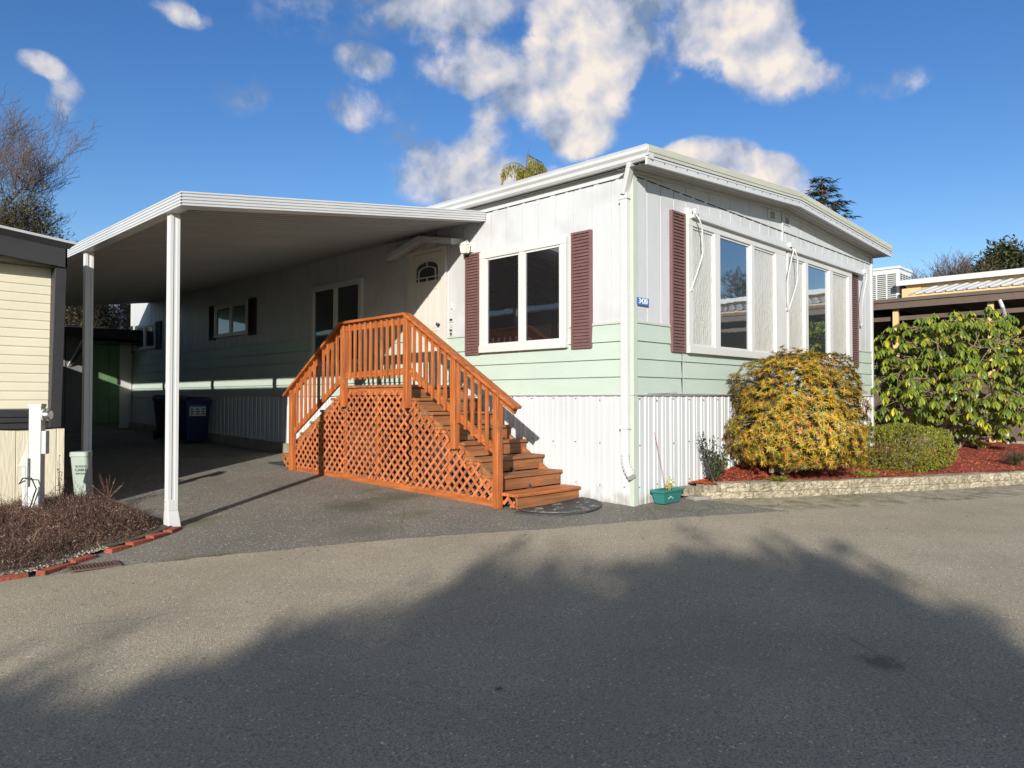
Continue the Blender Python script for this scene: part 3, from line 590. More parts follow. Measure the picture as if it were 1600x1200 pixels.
# gutter along wall A
GS = .275; gt = MB(); gp = [(-.32, 4.135), (-.32, 4.03), (-.34, 4.0), (-.40, 3.995), (-.425, 4.02), (-.43, 4.06), (-.455, 4.09), (-.455, 4.125), (-.445, 4.125), (-.445, 4.095), (-.418, 4.065), (-.41, 4.025), (-.395, 4.008), (-.345, 4.012), (-.33, 4.035), (-.33, 4.135)]
gp = [(a+GS, b+.075) for a, b in gp]
gt.strip(gp, 1, RY0-.01, RY1); gt.prism([(-.32+GS, 4.21), (-.32+GS, 4.075), (-.40+GS, 4.07), (-.43+GS, 4.125), (-.455+GS, 4.20)], 1, RY0-.014, RY0-.010)
gt.build('gutter', 'white_metal', home, bevel=0)
ge = MB(); ge.box(-.175, -.15, RY0, RY1, 4.20, 4.235); ge.build('roof_flashing', 'galvanized', home)
# downspout
ds = MB(); ds.bar((-.115, -.06, 4.08), (-.07, .07, 3.74), .10, .06, up=(0, 1, 0)); ds.bar((-.065, .07, 3.76), (-.065, .07, .60), .06, .10, up=(0, 1, 0))
dso = ds.build('downspout', 'white_metal', home, bevel=.008)
st_ = MB(); st_.box(-.102, 0, .005, .135, 3.68, 3.705); st_.box(-.102, 0, .005, .135, .92, .95); st_.build('strap', 'white_metal', dso)
fx = MB(); pts = [Vector((-.065, .07, .60))]
for k in range(15):
    t = k/14; pts.append(Vector((-.065-.05*t, .07-.13*t*t, .60-.24*t)))
rs = [.056 if k % 2 else .046 for k in range(16)]
fx.tube(pts, rs, 8); fx.build('flexible_elbow', 'vinyl_white', dso)
# vents
for (x0, x1) in ((3.62, 3.92), (4.15, 4.45)):
    v = MB(); v.box(x0, x1, -.012, .0, 4.10, 4.24); vo = v.build('gable_vent', 'white_metal', home, bevel=.004)
    s = MB()
    for k in range(5): s.box(x0+.09, x1-.06, -.017, -.0121, 4.118+k*.022, 4.126+k*.022)
    s.build('louvres', 'dark_seam', vo)
# ------------------------------------------------ windows
def pos(face, a, d, z): return (-d, a, z) if face == 'A' else (a, -d, z)
def fbox(m, face, a0, a1, d0, d1, z0, z1, mt=None):
    if face == 'A': m.box(-d1, -d0, a0, a1, z0, z1, mt)
    else: m.box(a0, a1, -d1, -d0, z0, z1, mt)
def window(face, a0, a1, z0, z1, fw, cells, dep=.07, lower_rail=.0):
    """cells: list of (b0,b1,material,depth of pane)"""
    m = MB(); e = .0
    fbox(m, face, a0, a1, 0, dep, z1-fw, z1); fbox(m, face, a0, a1, 0, dep+.012, z0, z0+fw)
    cur = a0
    edges = []
    for (b0, b1, mt, d) in cells: edges.append((cur, b0)); cur = b1
    edges.append((cur, a1))
    for (p, q) in edges: fbox(m, face, p, q, 0, dep-.002, z0+fw, z1-fw)
    w = m.build('window', 'vinyl_white', home, bevel=.004)
    sash = MB()
    for i, (b0, b1, mt, d) in enumerate(cells):
        d += .022
        g_ = MB(); fbox(g_, face, b0, b1, -.002, d, z0+fw, z1-fw, mt); g_.build('pane', None, w)
        s = .028
        fbox(sash, face, b0, b0+s, d+.001, d+.018, z0+fw, z1-fw); fbox(sash, face, b1-s, b1, d+.001, d+.018, z0+fw, z1-fw)
        fbox(sash, face, b0+s, b1-s, d+.001, d+.018, z0+fw, z0+fw+s); fbox(sash, face, b0+s, b1-s, d+.001, d+.018, z1-fw-s, z1-fw)
    sash.build('sash', 'vinyl_white', w)
    return w
def shutter(face, a0, a1, z0, z1, mt='shutter_brown'):
    m = MB(); f = .028
    fbox(m, face, a0, a0+f, 0, .046, z0, z1); fbox(m, face, a1-f, a1, 0, .046, z0, z1); fbox(m, face, a0+f, a1-f, 0, .046, z0, z0+f); fbox(m, face, a0+f, a1-f, 0, .046, z1-f, z1)
    fbox(m, face, a0+f, a1-f, 0, .025, z0+f, z1-f)
    n = int((z1-z0-2*f)/.042); h = (z1-z0-2*f)/n
    for k in range(n):
        z = z0+f+k*h
        if face == 'A': m.add([(-.025, a0+f, z+h*.95), (-.025, a1-f, z+h*.95), (-.044, a1-f, z+h*.15), (-.044, a0+f, z+h*.15), (-.025, a0+f, z+h*.05), (-.025, a1-f, z+h*.05)], [(0,1,2,3),(3,2,5,4)])
        else: m.add([(a0+f, -.025, z+h*.95), (a1-f, -.025, z+h*.95), (a1-f, -.044, z+h*.15), (a0+f, -.044, z+h*.15), (a0+f, -.025, z+h*.05), (a1-f, -.025, z+h*.05)], [(0,1,2,3),(3,2,5,4)])
    so_ = m.build('shutter', mt, home)
    if mt == 'shutter_brown':
        s = MB()
        for k in range(5):
            z = lerp(z0+.1, z1-.08, k/4); a = (a0+a1)/2+.02; fbox(s, face, a-.008, a+.008, .044, .049, z-.025, z+.014)
        s.build('screws', 'rust', so_)
    return so_
window('A', .99, 2.62, 1.94, 3.39, .10, [(1.09, 1.75, 'dark_glass', .012), (1.83, 2.50, 'dark_glass', .008)])
shutter('A', .605, .925, 1.92, 3.41); shutter('A', 2.65, 2.955, 1.92, 3.41)
window('A', 5.62, 7.28, 1.87, 3.38, .07, [(5.70, 6.42, 'dark_glass', .012), (6.50, 7.20, 'dark_glass', .008)])
window('A', 9.90, 11.53, 2.66, 3.40, .06, [(9.97, 10.68, 'dark_glass', .012), (10.74, 11.46, 'dark_glass', .008)])
shutter('A', 9.58, 9.88, 2.63, 3.42, 'shutter_brown_shaded'); shutter('A', 11.55, 11.85, 2.63, 3.42, 'shutter_brown_shaded')
window('A', 15.17, 16.80, 2.60, 3.30, .06, [(15.24, 15.94, 'sky_glass', .012), (16.00, 16.73, 'sky_glass', .008)])
shutter('A', 14.85, 15.13, 2.57, 3.32, 'shutter_brown_shaded'); shutter('A', 16.85, 17.12, 2.57, 3.32, 'shutter_brown_shaded')
window('B', 1.16, 4.14, 1.88, 3.66, .10, [(1.27, 1.85, 'foil', .014), (2.0, 2.93, 'sky_glass', .010), (3.03, 3.76, 'foil', .014)], dep=.075)
window('B', 4.20, 7.02, 1.88, 3.66, .10, [(4.25, 4.87, 'foil', .014), (5.0, 5.93, 'sky_glass', .010), (6.08, 6.85, 'foil', .014)], dep=.075)
shutter('B', .81, 1.14, 1.88, 3.70); shutter('B', 7.05, 7.44, 1.88, 3.70)
# roll-up awnings with bent arms
for (x0, x1, arms) in ((1.20, 4.18, (1, -1)), (4.20, 7.57, (1, -1))):
    aw = MB()
    pr = [(-.0, 3.80), (-.05, 3.80), (-.055, 3.775), (-.085, 3.775), (-.09, 3.745), (-.115, 3.745), (-.12, 3.70), (-.13, 3.695), (-.13, 3.655), (-.02, 3.645), (0, 3.66)]
    aw.prism(pr, 0, x0, x1)
    ao = aw.build('window_awning', 'white_metal', home, bevel=.003)
    for i, xe in enumerate((x0+.03, x1-.03)):
        s = 1 if i == 0 else -1
        a_ = MB(); yb = -.13; P = [(xe-s*.02, yb, 3.72), (xe+s*.01, yb-.05, 3.64), (xe+s*.10, yb-.05, 3.52), (xe+s*.11, yb-.03, 3.38), (xe+s*.17, yb-.02, 3.22), (xe+s*.10, yb+.03, 2.95), (xe+s*.0, -.07, 2.72)]
        if i == 1: P = [(p[0]+ (.04 if x0 < 2 else .0), p[1], p[2]) for p in P]
        Q = []
        for u_, v_ in zip(P, P[1:]):
            for k in range(3): Q.append(Vector(u_).lerp(Vector(v_), k/3))
        Q.append(Vector(P[-1])); Q2 = [Q[0]]+[(Q[k-1]+Q[k]*2+Q[k+1])/4 for k in range(1, len(Q)-1)]+[Q[-1]]
        a_.tube(Q2, .010, 8); a_.box(xe-.03, xe+.03, -.085, -.06, 2.69, 2.73); a_.box(xe-.03, xe+.05, -.16, -.10, 3.70, 3.77)
        a_.build('awning_arm', 'vinyl_white', ao, smooth=False)
# ------------------------------------------------ door, casing, hood
dc = MB(); dc.box(-.045, 0, 3.40, 3.50, 1.49, 3.62); dc.box(-.045, 0, 4.19, 4.34, 1.49, 3.62); dc.box(-.045, 0, 3.50, 4.19, 3.56, 3.62); dc.box(-.06, 0, 3.46, 4.23, 1.46, 1.50)
dc.build('door_casing', 'door_cream', home, bevel=.004)
dr_ = MB(); dr_.box(-.03, 0, 3.505, 4.185, 1.50, 3.555); door = dr_.build('door', 'door_cream', home, bevel=.003)
pn = MB()
def panel(m, y0, y1, z0, z1):
    for (a, b, c_, d_) in ((y0, y1, z0, z0+.018), (y0, y1, z1-.018, z1), (y0, y0+.018, z0+.018, z1-.018), (y1-.018, y1, z0+.018, z1-.018)): m.box(-.039, -.03, a, b, c_, d_)
    m.box(-.036, -.03, y0+.045, y1-.045, z0+.045, z1-.045)
for (y0, y1) in ((3.58, 3.80), (3.88, 4.10)): panel(pn, y0, y1, 2.33, 3.0); panel(pn, y0, y1, 1.62, 2.16)
pn.build('moulding', 'door_cream', door)
gl = MB(); arc = [(3.57, 3.11)]+[(3.845+.275*math.cos(t), 3.30+.12*math.sin(t)) for t in [math.pi-math.pi*k/12 for k in range(13)]]+[(4.12, 3.11)]
gl.prism([(a, b) for a, b in arc], 0, -.034, -.0305, 'dark_glass'); gl.build('door_light', None, door)
mu = MB()
def arcbar(ry, rz, zc, th=.018):
    P = [(3.845+ry*math.cos(math.pi*k/14), zc+rz*math.sin(math.pi*k/14)) for k in range(15)]
    for p, q in zip(P, P[1:]): mu.bar((-.040, p[0], p[1]), (-.040, q[0], q[1]), .012, th, up=(1, 0, 0))
arcbar(.285, .135, 3.30); arcbar(.20, .075, 3.27)
mu.box(-.046, -.034, 3.555, 4.135, 3.095, 3.118); mu.box(-.046, -.034, 3.58, 4.11, 3.17, 3.186)
for y in (3.565, 3.64, 4.05, 4.125): mu.box(-.046, -.034, y-.008, y+.008, 3.11, 3.31)
mu.box(-.045, -.034, 3.837, 3.853, 3.11, 3.18); mu.box(-.045, -.034, 3.837, 3.853, 3.345, 3.42)
mu.build('muntins', 'door_cream', door)
kn = MB(); kn.tube([(-.03, 3.545, 2.42), (-.08, 3.545, 2.42)], .012, 8); kn.lathe((0, 0, 0), [], 4); kn.tube([(-.06, 3.545, 2.42), (-.07, 3.545, 2.42), (-.09, 3.545, 2.42), (-.10, 3.545, 2.42)], [.012, .026, .026, .012], 10)
kn.build('doorknob', 'black_plastic', door)
# hood: shallow white gabled canopy
hd = MB(); X0 = -.24
yl, yp, yr = 4.64, 3.83, 3.04; zl, zp, zr = 3.605, 3.80, 3.64
yl0, yp0, yr0 = 4.64, 3.83, 3.04
hd.add([(X0, yl, zl), (X0, yp, zp), (X0, yr, zr), (0, yl0, zl+.03), (0, yp0, zp+.03), (0, yr0, zr+.03),
        (X0, yl, zl-.09), (X0, yp, zp-.09), (X0, yr, zr-.09), (0, yl0, zl-.05), (0, yp0, zp-.05), (0, yr0, zr-.05)],
       [(0,1,4,3),(1,2,5,4),(6,9,10,7),(7,10,11,8),(0,6,7,1),(1,7,8,2),(0,3,9,6),(2,8,11,5)])
hd.build('door_hood', 'white_metal', home, bevel=.004)
0 and 0; br = MB(); br.bar((0, 4.42, 3.33), (-.40, 4.42, 3.49), .02, .02); br.bar((0, 2.75, 3.33), (-.40, 2.75, 3.49), .02, .02); del br
# wall lantern
wl_ = MB(); wl_.box(-.03, 0, 2.82, 2.92, 3.44, 3.58); wl_.tube([(-.03, 2.87, 3.55), (-.08, 2.87, 3.61), (-.12, 2.87, 3.58)], .008, 6)
wl_.lathe((-.12, 2.87, 3.45), [(.0, .13), (.035, .125), (.085, .09), (.085, .082), (.0, .085)], 6); wl_.lathe((-.12, 2.87, 3.45), [(.0, -.045), (.06, -.04), (.065, -.03), (0, -.03)], 6)
for k in range(6):
    t = 2*math.pi*k/6; wl_.bar((-.12+.06*math.cos(t), 2.87+.06*math.sin(t), 3.42), (-.12+.078*math.cos(t), 2.87+.078*math.sin(t), 3.53), .008, .008)
lo = wl_.build('wall_lantern', 'lamp_iron', home)
lg = MB(); lg.lathe((-.12, 2.87, 3.42), [(0, .002), (.055, .002), (.073, .108), (0, .108)], 6); lg.build('lantern_glass', 'lamp_glass', lo)
db = MB(); db.box(-.022, 0, 3.27, 3.31, 2.64, 2.73); db.build('doorbell', 'vinyl_white', home, bevel=.004)
kp = MB(); kp.box(-.012, 0, 3.26, 3.35, 2.44, 2.50, 'meter_gray'); kp.box(-.014, -.012, 3.275, 3.335, 2.46, 2.49, 'ink'); kp.tube([(0, 3.305, 2.385), (-.014, 3.305, 2.385)], .028, 10, 'meter_gray'); kp.box(-.012, 0, 3.265, 3.345, 2.23, 2.34, 'meter_gray'); kp.box(-.014, -.012, 3.28, 3.335, 2.30, 2.33, 'ink'); kp.box(-.014, -.012, 3.285, 3.325, 2.24, 2.28, 'ink')
kp.build('wall_tags', None, home)
nb = MB(); nb.box(.04, .30, -.030, -.026, 2.415, 2.505); nbo = nb.build('house_number', 'sign_blue', home, bevel=.003)
textmesh('3420', .095, 'digits', 'sign_white', nbo, (.17, -.0330, 2.461), (math.pi/2, 0, 0))
# ================================================================ CARPORT
cp = thing('carport', (-4.22, 3.0, gz(-4.22, 3)), 'white metal lean to carport with ribbed fascia on box posts', 'carport')
CX, CY0, CY1 = -4.28, 2.58, 15.7; zi, zo = 3.995, 3.41        # roof top at wall / outer edge
slope = (zi-zo)/(-CX)
zt = lambda x: zi+slope*x
# roof pans: ribs run across (along x), profile along y
pr = []; y = CY0+.03
while y < CY1-.02:
    pr += [(y, .0), (y+.004, -.045), (y+.022, -.047), (y+.026, .004), (y+.07, .012)]; y += .127
n = len(pr); rp = MB()
rp.add([(CX+.03, y, zt(CX)-.085+d) for y, d in pr]+[(-.005, y, zt(0)-.085+d) for y, d in pr], [(i, i+1, n+i+1, n+i) for i in range(n-1)])
rp.add([(CX+.03, CY0, zt(CX)-.03), (-.005, CY0, zt(0)-.03), (-.005, CY1, zt(0)-.03), (CX+.03, CY1, zt(CX)-.03)], [(0,1,2,3)])
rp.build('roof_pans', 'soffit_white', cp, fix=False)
sm_ = MB(); y = CY0+.03  # near-black strips painted as the shadow lines beside the pan ribs
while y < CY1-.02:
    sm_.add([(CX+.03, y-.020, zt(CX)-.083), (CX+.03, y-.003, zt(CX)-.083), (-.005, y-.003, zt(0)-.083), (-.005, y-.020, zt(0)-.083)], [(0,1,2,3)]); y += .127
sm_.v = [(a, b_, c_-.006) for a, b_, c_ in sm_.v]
sm_.build('rib_shadow_strips', 'shade_black', cp, fix=False)
def fascia_prof(h=.145):  # outward offset (0..) , z down from top
    p = [(0, 0), (.028, 0), (.030, -.012)]; k = 4; s = (h-.012)/k
    for i in range(k):
        z = -.012-i*s; p += [(.030, z-.004), (.018, z-.008), (.030, z-.014), (.030, z-s+.001)]
    return p+[(.030, -h), (0, -h), (-.10, -h), (-.10, -h+.004), (-.004, -h+.004)]
fp = fascia_prof(); ff = MB(); n = len(fp)
for (xa, xb) in ((CX, -.001),):
    ff.add([(xa-o, CY0-o, zt(xa)+d) for o, d in fp]+[(xb, CY0-o, zt(xb)+d) for o, d in fp], [(i, i+1, n+i+1, n+i) for i in range(n-1)])
ff.add([(0, CY0-.03, zt(0)), (0, CY0, zt(0)), (0, CY0, zt(0)-.145), (0, CY0-.03, zt(0)-.145)], [(0,1,2,3)])
ff.build('front_fascia', 'white_metal', cp, fix=False)
sf_ = MB(); sf_.add([(CX-o, CY0-o, zt(CX)+d) for o, d in fp]+[(CX-o, CY1+.0, zt(CX)+d) for o, d in fp], [(i, i+1, n+i+1, n+i) for i in range(n-1)])
sf_.build('side_fascia', 'white_metal', cp, fix=False)
bf = MB(); bf.box(CX, -.002, CY1, CY1+.02, zt(CX)-.13, zt(CX)-.02); bf.v = [(x, y, z+(x-CX)*slope) for x, y, z in bf.v]; bf.build('back_fascia', 'white_metal', cp)
cn = MB()
for k in range(4): cn.box(CX-.034, CX-.024, CY0-.034, CY0-.022, zo-.03-k*.034, zo-.02-k*.034); cn.box(-.012, -.002, CY0-.034, CY0-.030, zi-.03-k*.034, zi-.018-k*.034)
cn.build('corner_screws', 'dark_seam', cp)
for i, y in enumerate((3.0, 5.95, 8.9, 11.85, 14.8)):
    x = CX+.07; z0 = gz(x, y)-.02; z1 = zo-.145; h = .05; p = MB()
    # fluted box post
    pr = []
    for s in range(4):
        a = [(-h, -h), (-.018, -h), (-.014, -h+.008), (.014, -h+.008), (.018, -h)]
        for (u, v) in a:
            for _ in range(s): u, v = -v, u
            pr.append((x+u, y+v))
    p.prism(pr, 2, z0, z1); po = p.build('post', 'vinyl_white', cp)
    f = MB(); f.add([(x-.055, y-.055, z0+.20), (x+.055, y-.055, z0+.20), (x+.055, y+.055, z0+.20), (x-.055, y+.055, z0+.20),
                     (x-.06, y-.085, z0+.02), (x+.075, y-.085, z0+.02), (x+.075, y+.06, z0+.02), (x-.06, y+.06, z0+.02)],
                    [(0,1,2,3),(0,4,5,1),(1,5,6,2),(2,6,7,3),(3,7,4,0),(7,6,5,4)])
    f.box(x-.053, x+.053, y-.053, y+.053, z0+.20, z0+.32); f.build('post_boot', 'vinyl_white', po, bevel=.006)
# ================================================================ WOODEN STAIRS
stairs = thing('wooden_stairs', (-.6, 3.6, gz(-.6, 3.6)), 'orange stained cedar double flight of stairs with railing and lattice sides up to the door', 'stairs')
XO = -1.15; RISE, RUN, DZ = .1855, .305, 1.477
zs_r = [(.178+i*RISE, .775+i*RUN) for i in range(7)]           # tread top z, nosing y (right flight)
for i, (z, y) in enumerate(zs_r):
    t = MB(); xo = XO-.04
    t.box(xo, -.03, y, y+.150, z-.038, z); t.box(xo, -.03, y+.155, y+.30, z-.038, z)
    t.v = [(a+R.uniform(-.002, .002), b_, c_+R.uniform(-.0015, .0015)) for a, b_, c_ in t.v]
    t.build('tread', 'cedar_x' if i < 1 else 'cedar_worn_x', stairs, bevel=.006)
    r = MB(); zb_ = z-.042-RISE+.045+.004 if i else gz(-.6, y); r.box(XO-.01, -.04, y+.032, y+.065, max(zb_, gz(-.6, y)-.0), z-.041); r.build('riser', 'cedar_worn_x', stairs, bevel=.003)
zs_l = [(DZ-RISE*(i+1), 4.45+RUN*(i+1)) for i in range(6)]
for i, (z, y) in enumerate(zs_l):
    t = MB(); t.box(XO-.04, -.03, y-.150, y, z-.038, z); t.box(XO-.04, -.03, y-.30, y-.155, z-.038, z); t.build('tread', 'cedar_worn_x', stairs, bevel=.006)
    r = MB(); r.box(XO-.01, -.04, y-.065, y-.032, max(z-.14-.03, gz(-.6, y)), z-.041); r.build('riser', 'cedar_worn_x', stairs, bevel=.003)
for y_ in (2.99, 4.385): r = MB(); r.box(XO-.01, -.04, y_, y_+.035, DZ-.18, DZ-.041); r.build('riser', 'cedar_worn_x', stairs, bevel=.003)
dk = MB(); y = 2.94
while y < 4.42: dk.box(XO-.05, -.03, y, min(y+.138, 4.48), DZ-.038, DZ); y += .1435
dk.build('deck_boards', 'cedar_worn_x', stairs, bevel=.005)
rj = MB(); rj.box(XO-.02, XO+.015, 2.80, 4.44, DZ-.145, DZ-.04); rj.build('rim_joist', 'cedar_y', stairs, bevel=.003)
# inner stringers with an added shade panel and base boards
for xx in (XO+.03, -.09):
    for (p_, q_) in (((1.15, .17), (3.1, 1.36)), ((4.35, 1.36), (6.0, .42))):
        s = MB(); s.bar((xx, *p_), (xx, *q_), .038, .20); s.build('stringer', 'cedar_worn_y', stairs)
ip = MB(); ip.prism([(1.0, .02), (6.05, .16), (6.05, .38), (4.50, 1.36), (2.95, 1.36), (1.0, .16)], 0, -.64, -.62); ip.build('shade_panel', 'shade_black', stairs)  # panel added so the space behind the lattice reads as deep shade
for (y0, y1) in ((1.10, 2.80), (2.80, 4.36), (4.36, 5.80)):
    b_ = MB(); b_.add([(XO-.022, y0, gz(-1.1, y0)-.01), (XO+.012, y0, gz(-1.1, y0)-.01), (XO+.012, y1, gz(-1.1, y1)-.01), (XO-.022, y1, gz(-1.1, y1)-.01), (XO-.022, y0, gz(-1.1, y0)+.09), (XO+.012, y0, gz(-1.1, y0)+.09), (XO+.012, y1, gz(-1.1, y1)+.09), (XO-.022, y1, gz(-1.1, y1)+.09)], [(0,3,2,1),(4,5,6,7),(0,1,5,4),(1,2,6,5),(2,3,7,6),(3,0,4,7)])
    b_.build('base_board', 'cedar_y', stairs, bevel=.003)
# side cladding triangles behind lattice top edges
fr = MB()
def cleat(*a, n='cleat', m='cedar_y'):
    q = MB(); q.box(*a); q.build(n, m, stairs, bevel=.003)
for (z, y) in zs_r[1:]: cleat(XO-.020, XO+.012, y+.04, y+.30, z-.085, z-.04)
for (z, y) in zs_l: cleat(XO-.020, XO+.012, y-.30, y-.04, z-.085, z-.04)
for yv, zt_ in ((2.02, .72), (2.72, 1.2), (3.56, DZ-.14), (4.40, 1.25), (5.05, .85)): cleat(XO-.018, XO+.012, yv-.027, yv+.027, .16, zt_, n='side_stud', m='cedar_z')
# lattice
def inside(poly, y, z):
    c_ = False; n = len(poly)
    for i in range(n):
        (y0, z0), (y1, z1) = poly[i], poly[(i+1) % n]
        if (z0 > z) != (z1 > z) and y < (y1-y0)*(z-z0)/(z1-z0)+y0: c_ = not c_
    return c_
def lattice(poly, name):
    m = MB(); ys_ = [p[0] for p in poly]; zs_ = [p[1] for p in poly]; ymin, ymax, zmin, zmax = min(ys_), max(ys_), min(zs_), max(zs_)
    for layer, sg in ((0, 1), (1, -1)):
        x0 = XO-.028-layer*.007; c = (ymin-(zmax-zmin)*1.02)-.3
        while c < ymax+(zmax-zmin)+.3:
            # line y = c + sg*(z - zmin) * .98
            N_ = 160; run = None
            for k in range(N_+1):
                z = lerp(zmin, zmax, k/N_); y = (c+(z-zmin)) if sg > 0 else (c+(zmax-zmin)-(z-zmin))
                ok = inside(poly, y, z)
                if ok and run is None: run = (y, z)
                if (not ok or k == N_) and run is not None:
                    if abs(z-run[1]) > .03: m.bar((x0, run[0], run[1]), (x0, y, z), .037, .0065, up=(1, 0, 0))
                    run = None
            c += .142
    o = m.build(name, 'lattice_wood', stairs); return o
b0 = lambda y: gz(-1.1, y)+.075
pR = [(.86, b0(.86)-.05)]+[(1.02, b0(1.02))]+[(2.80, b0(2.8))]
tp = []
for (z, y) in zs_r[::-1]:
    tp += [(y+RUN-.02, z-.045), (y+.05, z-.045)]
pR = [(.83, gz(-1.1, .83)+.0), (1.06, b0(1.06)), (2.80, b0(2.8)), (2.80, zs_r[-1][0]-.045)] + [q for q in tp if q[0] < 2.80]
lattice(pR, 'lattice_panel')
lattice([(2.82, b0(2.82)), (4.36, b0(4.36)), (4.36, DZ-.075), (2.82, DZ-.075)], 'lattice_panel')
tl = []
for (z, y) in zs_l[::-1]: tl += [(y-.05, z-.045), (y-RUN+.02, z-.045)]
lattice([(4.38, b0(4.38)), (6.1, b0(6.1)-.05)]+[q for q in tl if q[0] > 4.38]+[(4.38, zs_l[0][0]-.045)], 'lattice_panel')
# newel posts
XP = XO-.075
def rail_r(y): return 1.18+(y-.735)*(2.42-1.18)/(2.80-.735)
def rail_l(y): return 2.407-(y-4.357)*(2.407-1.337)/(6.018-4.357)
for (y, z0, z1) in ((1.065, gz(-1.2, 1.065), rail_r(1.065)-.03), (1.83, .655, rail_r(1.83)-.03), (2.80, 1.155, 2.385), (4.33, 1.16, 2.375), (5.84, gz(-1.2, 5.84), rail_l(5.84)-.03)):
    p = MB(); p.box(XP-.044, XP+.044, y-.044, y+.044, z0, z1)
    p.build('newel_post', 'cedar_z', stairs, bevel=.006)
# hand rails
h = MB(); h.bar((XP-.01, .73, rail_r(.73)), (XP-.01, 2.80, rail_r(2.80)), .14, .038); h.build('handrail', 'cedar_y', stairs, bevel=.008)
h = MB(); h.bar((XP-.01, 2.79, 2.42), (XP-.01, 4.36, 2.405), .14, .038); h.build('handrail', 'cedar_y', stairs, bevel=.008)
h = MB(); h.bar((XP-.01, 4.35, 2.405), (XP-.01, 6.03, rail_l(6.03)), .14, .038); h.build('handrail', 'cedar_y', stairs, bevel=.008)
XR = XP+.025
for (ya, yb, f, d) in ((.79, 2.76, rail_r, -.075), (2.84, 4.29, lambda y: 2.41, -.08), (4.37, 5.98, rail_l, -.075)):
    s = MB(); s.bar((XR, ya, f(ya)+d), (XR, yb, f(yb)+d), .036, .088); s.build('top_rail', 'cedar_y', stairs, bevel=.004)
for (ya, za, yb, zb2) in ((1.11, .655, 2.76, 1.655), (2.84, 1.655, 4.29, 1.625), (4.37, 1.60, 5.80, .745)):
    s = MB(); s.bar((XR, ya, za), (XR, yb, zb2), .036, .088); s.build('bottom_rail', 'cedar_y', stairs, bevel=.004)
def balus(y, z0, z1):
    b_ = MB(); b_.box(XR-.054, XR-.019, y-.018, y+.018, z0, z1); b_.build('baluster', 'cedar_z', stairs, bevel=.003)
for k in range(12):
    y = 1.11+(k+1)*(2.76-1.11)/13
    if abs(y-1.83) > .07: balus(y, .655+(y-1.11)*(1.0/1.65)-.06, rail_r(y)-.03)
for k in range(10): y = 2.84+(k+1)*(4.29-2.84)/11; balus(y, 1.56, 2.385)
for k in range(10): y = 4.37+(k+1)*(5.80-4.37)/11; balus(y, 1.60-(y-4.37)*(.855/1.43)-.06, rail_l(y)-.03)
# door mats
mt = MB(); P = [(.02+-1.27, .73), (-.12, .80)]; n = 24
cxm, cym = -.70, .77
mt = MB(); pts = [(-1.28, .74)]
for k in range(n+1):
    t = math.pi+math.pi*k/n; pts.append((-.62+.64*math.cos(t), .73+.60*math.sin(t)+ .06*math.cos(t)))
vs = [(x, y, gz(x, y)+.004) for x, y in pts]+[(x, y, gz(x, y)+.018) for x, y in pts]; q = len(pts)
mo = thing('door_mat', (-.62, .5, gz(-.6, .5)), 'black half round rubber mat with scroll relief in front of the lowest step', 'door mat')
mt.add(vs, [tuple(range(q))[::-1], tuple(range(q, 2*q))]+[(i, (i+1) % q, q+(i+1) % q, q+i) for i in range(q)]); mt.build('rubber_base', 'mat_rubber', mo)
rl = MB()
def inmat(x, y): dx = (x+.62)/.58; dy = (y-.72)/.54; return dx*dx+dy*dy < 1 and y < .70
for ci in range(34):
    cx0 = R.uniform(-1.2, 0); cy0 = R.uniform(.15, .72); r0 = R.uniform(.03, .07); P = []
    for k in range(14):
        t = k*.55; rr = r0*(1-k/16); P.append((cx0+rr*math.cos(t+ci), cy0+rr*math.sin(t+ci)))
    P = [p for p in P if inmat(*p)]
    if len(P) > 3: rl.tube([(x, y, gz(x, y)+.019) for x, y in P], .005, 5)
for k in range(n): 
    a = math.pi+math.pi*k/n; b_ = math.pi+math.pi*(k+1)/n
    rl.tube([(-.62+.60*math.cos(t), .71+.56*math.sin(t)+.06*math.cos(t), gz(-.62, .3)+.024) for t in (a, b_)], .004, 4, caps=False)
rl.build('relief', 'mat_relief', mo)
m2 = MB(); m2.box(-1.08, -.45, 6.42, 6.95, gz(-.7, 6.7)+.0, gz(-.7, 6.7)+.02)
tag(m2.build('door_mat', 'mat_rubber', bevel=.004), 'black rubber mat lying behind the far end of the wooden stairs', 'door mat')
